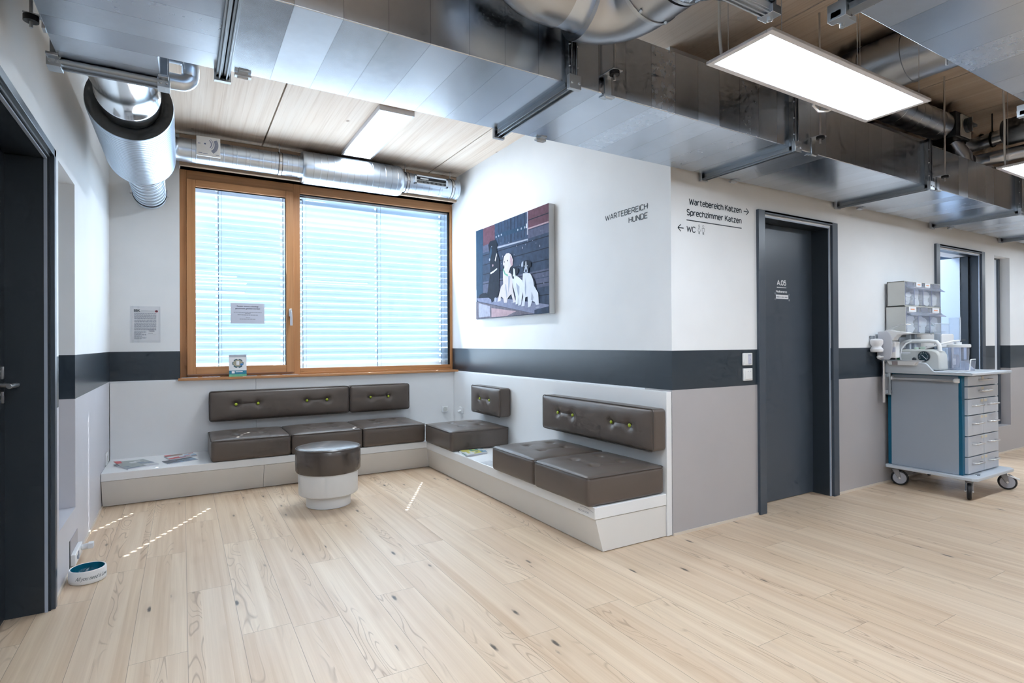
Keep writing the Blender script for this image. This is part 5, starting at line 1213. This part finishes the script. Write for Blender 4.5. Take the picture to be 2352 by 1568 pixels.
b = B(); b.prism([(5.07, y, z) for y, z in [(2.46, 1.300), (2.42, 1.312), (2.36, 1.296), (2.285, 1.288), (2.27, 1.280), (2.29, 1.272), (2.345, 1.270), (2.372, 1.245), (2.382, 1.220), (2.405, 1.220), (2.42, 1.25), (2.46, 1.28)]], (.075, 0, 0)); pu = b.build('pump_head', M_PLASTIC, ds, .004)
b = B(); b.tube([(5.075, 2.455, 1.295), (5.07, 2.40, 1.335), (5.07, 2.33, 1.352), (5.07, 2.29, 1.352), (5.145, 2.29, 1.352), (5.145, 2.33, 1.352), (5.145, 2.40, 1.335), (5.14, 2.455, 1.295)], .0028, 8); b.build('lever', M_STEEL, ds)
b = B(); b.tube([(5.06, 2.50, 1.23), (5.06, 2.50, 1.07), (5.064, 2.47, 1.058), (5.07, 2.40, 1.055), (5.075, 2.20, 1.056)], .003, 8); b.tube([(5.165, 2.49, 1.058), (5.165, 2.20, 1.056), (5.075, 2.20, 1.056)], .003, 8); b.build('drip_frame', M_STEEL, ds)
b = B(); b.prism([(5.078, y, z) for y, z in [(2.44, 1.054), (2.42, 1.018), (2.24, 1.018), (2.21, 1.054)]], (.084, 0, 0)); b.build('drip_tray', M_PLASTIC, ds, .004)
b = B(); b.prism([(5.0765, y, z) for y, z in [(2.40, 1.050), (2.395, 1.02), (2.355, 1.02), (2.355, 1.050)]], (.002, 0, 0)); b.build('tray_strap', pbr('mauve_strap', (.30, .26, .27), .5), ds, smooth=False)

# cotton roll behind the dispenser
cr = thing('cotton_roll_holder', 'bulging white cotton roll on a peg behind the dispenser', 'cotton roll', (5.0, 2.47, 1.13))
B().lathe((4.985, 2.47, 1.125), (0, 0, 1), [(.0, .036), (.006, .046), (.025, .048), (.043, .034), (.05, .034), (.07, .046), (.10, .047), (.108, .038), (.112, .01)], 28).build('roll', pbr('cotton', (.82, .82, .84), .9, bump=.5, bscale=160.), cr)
b = B(); b.box(4.965, 4.99, 2.485, 2.515, 1.235, 1.262); b.build('peg_top', M_ZINC_D, cr, .002)
b = B(); b.ball((4.99, 2.455, 1.085), .017, sz=.8); b.cyl((4.99, 2.455, 1.085), (5.08, 2.46, 1.085), .006, 8); b.build('knob', M_PLASTIC, cr)

# suction pump
sp = thing('suction_pump', 'cream suction pump with carrying handle and round pressure gauge on the trolley top', 'pump', (5.37, 2.3, .972))
prof = [(2.475, .976), (2.485, 1.10), (2.470, 1.138), (2.43, 1.146), (2.20, 1.146), (2.165, 1.13), (2.148, 1.10), (2.142, .976)]
B().prism([(5.300, y, z) for y, z in prof], (.145, 0, 0)).build('casing', M_PLASTIC_G, sp, .014)
b = B(); b.tube([(5.35, 2.47, 1.13), (5.35, 2.462, 1.17), (5.35, 2.43, 1.205), (5.35, 2.39, 1.214), (5.35, 2.23, 1.214), (5.35, 2.19, 1.208), (5.35, 2.172, 1.185), (5.35, 2.165, 1.13)], .016, 14); b.build('handle', M_PLASTIC, sp)
ga = B().cyl((5.302, 2.257, 1.088), (5.288, 2.257, 1.088), .044, 32).build('gauge', M_ANTH_D, sp, .003)
b = B(); b.cyl((5.2885, 2.257, 1.088), (5.2875, 2.257, 1.088), .037, 28); b.build('gauge_dial', pbr('gauge_face', (.03, .06, .075), .25), ga)
b = B()
for i in range(11):
    a = radians(-30 + 24 * i); dy, dz = cos(a), sin(a); b.tube([(5.287, 2.257 + .026 * dy, 1.088 + .026 * dz), (5.287, 2.257 + .034 * dy, 1.088 + .034 * dz)], .0011, 4)
b.tube([(5.2865, 2.270, 1.100), (5.2865, 2.235, 1.064)], .0018, 6); b.build('gauge_marking', M_PAPER, ga)
b = B(); b.ball((5.298, 2.330, 1.062), .017, sx=.7, seg=12); b.build('regulator_knob', M_ANTH_D, sp)
b = B(); b.box(5.296, 5.302, 2.438, 2.462, 1.045, 1.085); b.build('power_switch', pbr('green_switch', (.02, .13, .05), .3), sp, .001)
b = B(); b.box(5.2985, 5.301, 2.36, 2.43, 1.112, 1.122); b.box(5.2985, 5.301, 2.375, 2.42, 1.104, 1.108); b.build('marking', M_PAPER, sp, smooth=False)
B().tube([(5.29, 2.425, 1.035), (5.28, 2.43, 1.09), (5.285, 2.42, 1.15), (5.30, 2.39, 1.195), (5.33, 2.36, 1.215)], .0062, 8).build('hose', M_PLASTIC, sp)
B().tube([(5.345, 2.285, 1.150), (5.36, 2.24, 1.165), (5.40, 2.18, 1.19), (5.46, 2.11, 1.215), (5.50, 2.09, 1.218)], .0075, 8).build('hose', M_PLASTIC, sp)
b = B(); b.cyl((5.34, 2.33, 1.146), (5.34, 2.33, 1.163), .018, 12); b.box(5.33, 5.36, 2.27, 2.30, 1.146, 1.168); b.build('hose_fitting', pbr('mint_fitting', (.52, .66, .58), .4), sp, .002)

# collection jar in its wire holder
jr = thing('collection_jar', 'tall smoky collection jar with white lid beside the suction pump', 'jar', (5.53, 2.11, .972))
jc = (5.53, 2.105, .974)
B().lathe(jc, (0, 0, 1), [(.0, .058), (.004, .062), (.19, .071)], 36, True, False).build('vessel', M_ACRYL_S, jr)
B().lathe(jc, (0, 0, 1), [(.188, .078), (.192, .080), (.210, .080), (.214, .074)], 36).build('lid', M_PLASTIC, jr)
B().tube([(5.56, 2.10, 1.185), (5.56, 2.10, 1.21), (5.572, 2.095, 1.222), (5.60, 2.085, 1.222)], .006, 10).build('outlet', M_ANTH_D, jr)
B().cyl((5.505, 2.10, 1.186), (5.505, 2.10, 1.206), .024, 16).build('inlet', M_PLASTIC, jr)
bk = [(5.46, 1.16), (5.46, 1.26), (5.475, 1.275), (5.665, 1.275), (5.68, 1.26), (5.68, .985), (5.64, .985), (5.64, 1.16)]
B().prism([(x, 2.195, z) for x, z in bk], (0, .012, 0)).build('holder_plate', M_PLASTIC, jr, .004)
b = B(); b.prism([(5.495 + .035 * cos(t * pi / 5), 2.10, 1.05 + .055 * sin(t * pi / 5)) for t in range(10)], (0, .02, 0)); b.build('liner_bag', pbr('liner', (.60, .62, .70), .5), jr, smooth=False)
wb_ = thing('wire_cup_holder', 'small white wire frame holding a clear cup before the jar', 'holder', (5.50, 1.99, .972))
B().tube([(5.36, 1.995, .976), (5.40, 1.985, .978), (5.42, 1.985, 1.06), (5.43, 1.985, 1.066), (5.505, 1.985, 1.066)], .0042, 8).build('wire', M_PLASTIC, wb_)
B().tube([(5.30, 2.12, .976), (5.30, 2.02, .976), (5.36, 1.995, .976), (5.56, 2.0, .976), (5.60, 2.06, .976)], .0042, 8).build('wire', M_PLASTIC, wb_)
B().lathe((5.465, 2.005, .976), (0, 0, 1), [(0, .030), (.082, .036)], 24, True, False).build('cup', M_ACRYL_S, wb_)
ah = thing('acrylic_glove_holder', 'tall clear acrylic holder at the wall side of the trolley top', 'holder', (5.68, 2.3, .972))
b = B(); b.box(5.56, 5.84, 2.290, 2.294, .974, 1.365); b.box(5.836, 5.84, 2.21, 2.294, .974, 1.42); b.box(5.56, 5.564, 2.21, 2.294, .974, 1.30); b.box(5.56, 5.84, 2.21, 2.214, .974, 1.15)
b.build('sheet', M_ACRYL, ah, smooth=False)
b = B(); b.box(5.832, 5.844, 2.208, 2.214, .974, 1.42); b.box(5.56, 5.84, 2.288, 2.296, 1.362, 1.367); b.build('sheet_edge', pbr('acrylic_edge', (.66, .74, .84), .3), ah, smooth=False)
hk = thing('trolley_decal', 'small dark hook-shaped mark on the trolley base board', 'mark', (5.33, 1.91, .1712))
B().tube([(5.30, 1.905, .1722), (5.315, 1.895, .1722), (5.34, 1.90, .1722), (5.345, 1.915, .1722), (5.325, 1.925, .1722)], .0022, 6).build('stroke', M_INK, hk)

# ================================================================== LIGHT AND CAMERA
w = bpy.data.worlds.new('sky'); SC.world = w; w.use_nodes = True; nt = w.node_tree; nt.nodes.clear()
wo = nt.nodes.new('ShaderNodeOutputWorld'); bg = nt.nodes.new('ShaderNodeBackground'); bg.inputs[0].default_value = (.62, .80, 1., 1); bg.inputs[1].default_value = 2.4
nt.links.new(bg.outputs[0], wo.inputs[0])
sun = bpy.data.lights.new('sun', 'SUN'); sun.energy = 24.; sun.angle = radians(.35); sun.color = (1., .96, .9)
so = bpy.data.objects.new('sun', sun); COL.objects.link(so); so.rotation_euler = Vector((-.445, -.797, -1.)).to_track_quat('-Z', 'Y').to_euler()
def area(name, loc, rot, sx, sy, e, col=(1, 1, 1)):
    l = bpy.data.lights.new(name, 'AREA'); l.shape = 'RECTANGLE'; l.size = sx; l.size_y = sy; l.energy = e; l.color = col
    o = bpy.data.objects.new(name, l); COL.objects.link(o); o.location = loc; o.rotation_euler = rot; return o
area('side_room_light', (6.2, 3.6, 2.55), (0, 0, 0), 1.2, 1.2, 40, (.9, .95, 1.))
area('window_fill_light', (1.3, 5.775, 1.80), (radians(-106), 0, 0), 2.5, 1.7, 36, (.70, .86, 1.))  # added area light inside the glass, boosts the daylight in the alcove

cam = bpy.data.cameras.new('camera'); co = bpy.data.objects.new('camera', cam); COL.objects.link(co); SC.camera = co
F, YAW, PITCH, ROLL = 1283.4252, .5327, .0037, .0056
cam.sensor_fit = 'HORIZONTAL'; cam.sensor_width = 36.; cam.lens = 36. * F / 2352.; cam.clip_start = .02
fw = Vector((sin(YAW) * cos(PITCH), cos(YAW) * cos(PITCH), sin(PITCH))); rt = Vector((cos(YAW), -sin(YAW), 0)); upv = rt.cross(fw)
r2 = rt * cos(ROLL) - upv * sin(ROLL); u2 = rt * sin(ROLL) + upv * cos(ROLL)
M = Matrix((r2, u2, -fw)).transposed().to_4x4(); M.translation = (0, 0, CAM_H); co.matrix_world = M
SC.view_settings.view_transform = 'Standard'; SC.view_settings.look = 'None'; SC.view_settings.exposure = .48; SC.view_settings.gamma = 1.
SC.cycles.use_denoising = True; SC.cycles.max_bounces = 6; SC.cycles.diffuse_bounces = 4; SC.cycles.glossy_bounces = 3; SC.cycles.transparent_max_bounces = 12
SC.cycles.sample_clamp_indirect = 6.; SC.cycles.use_adaptive_sampling = True; SC.cycles.adaptive_threshold = .06; SC.cycles.adaptive_min_samples = 12; SC.cycles.caustics_reflective = False; SC.cycles.caustics_refractive = False
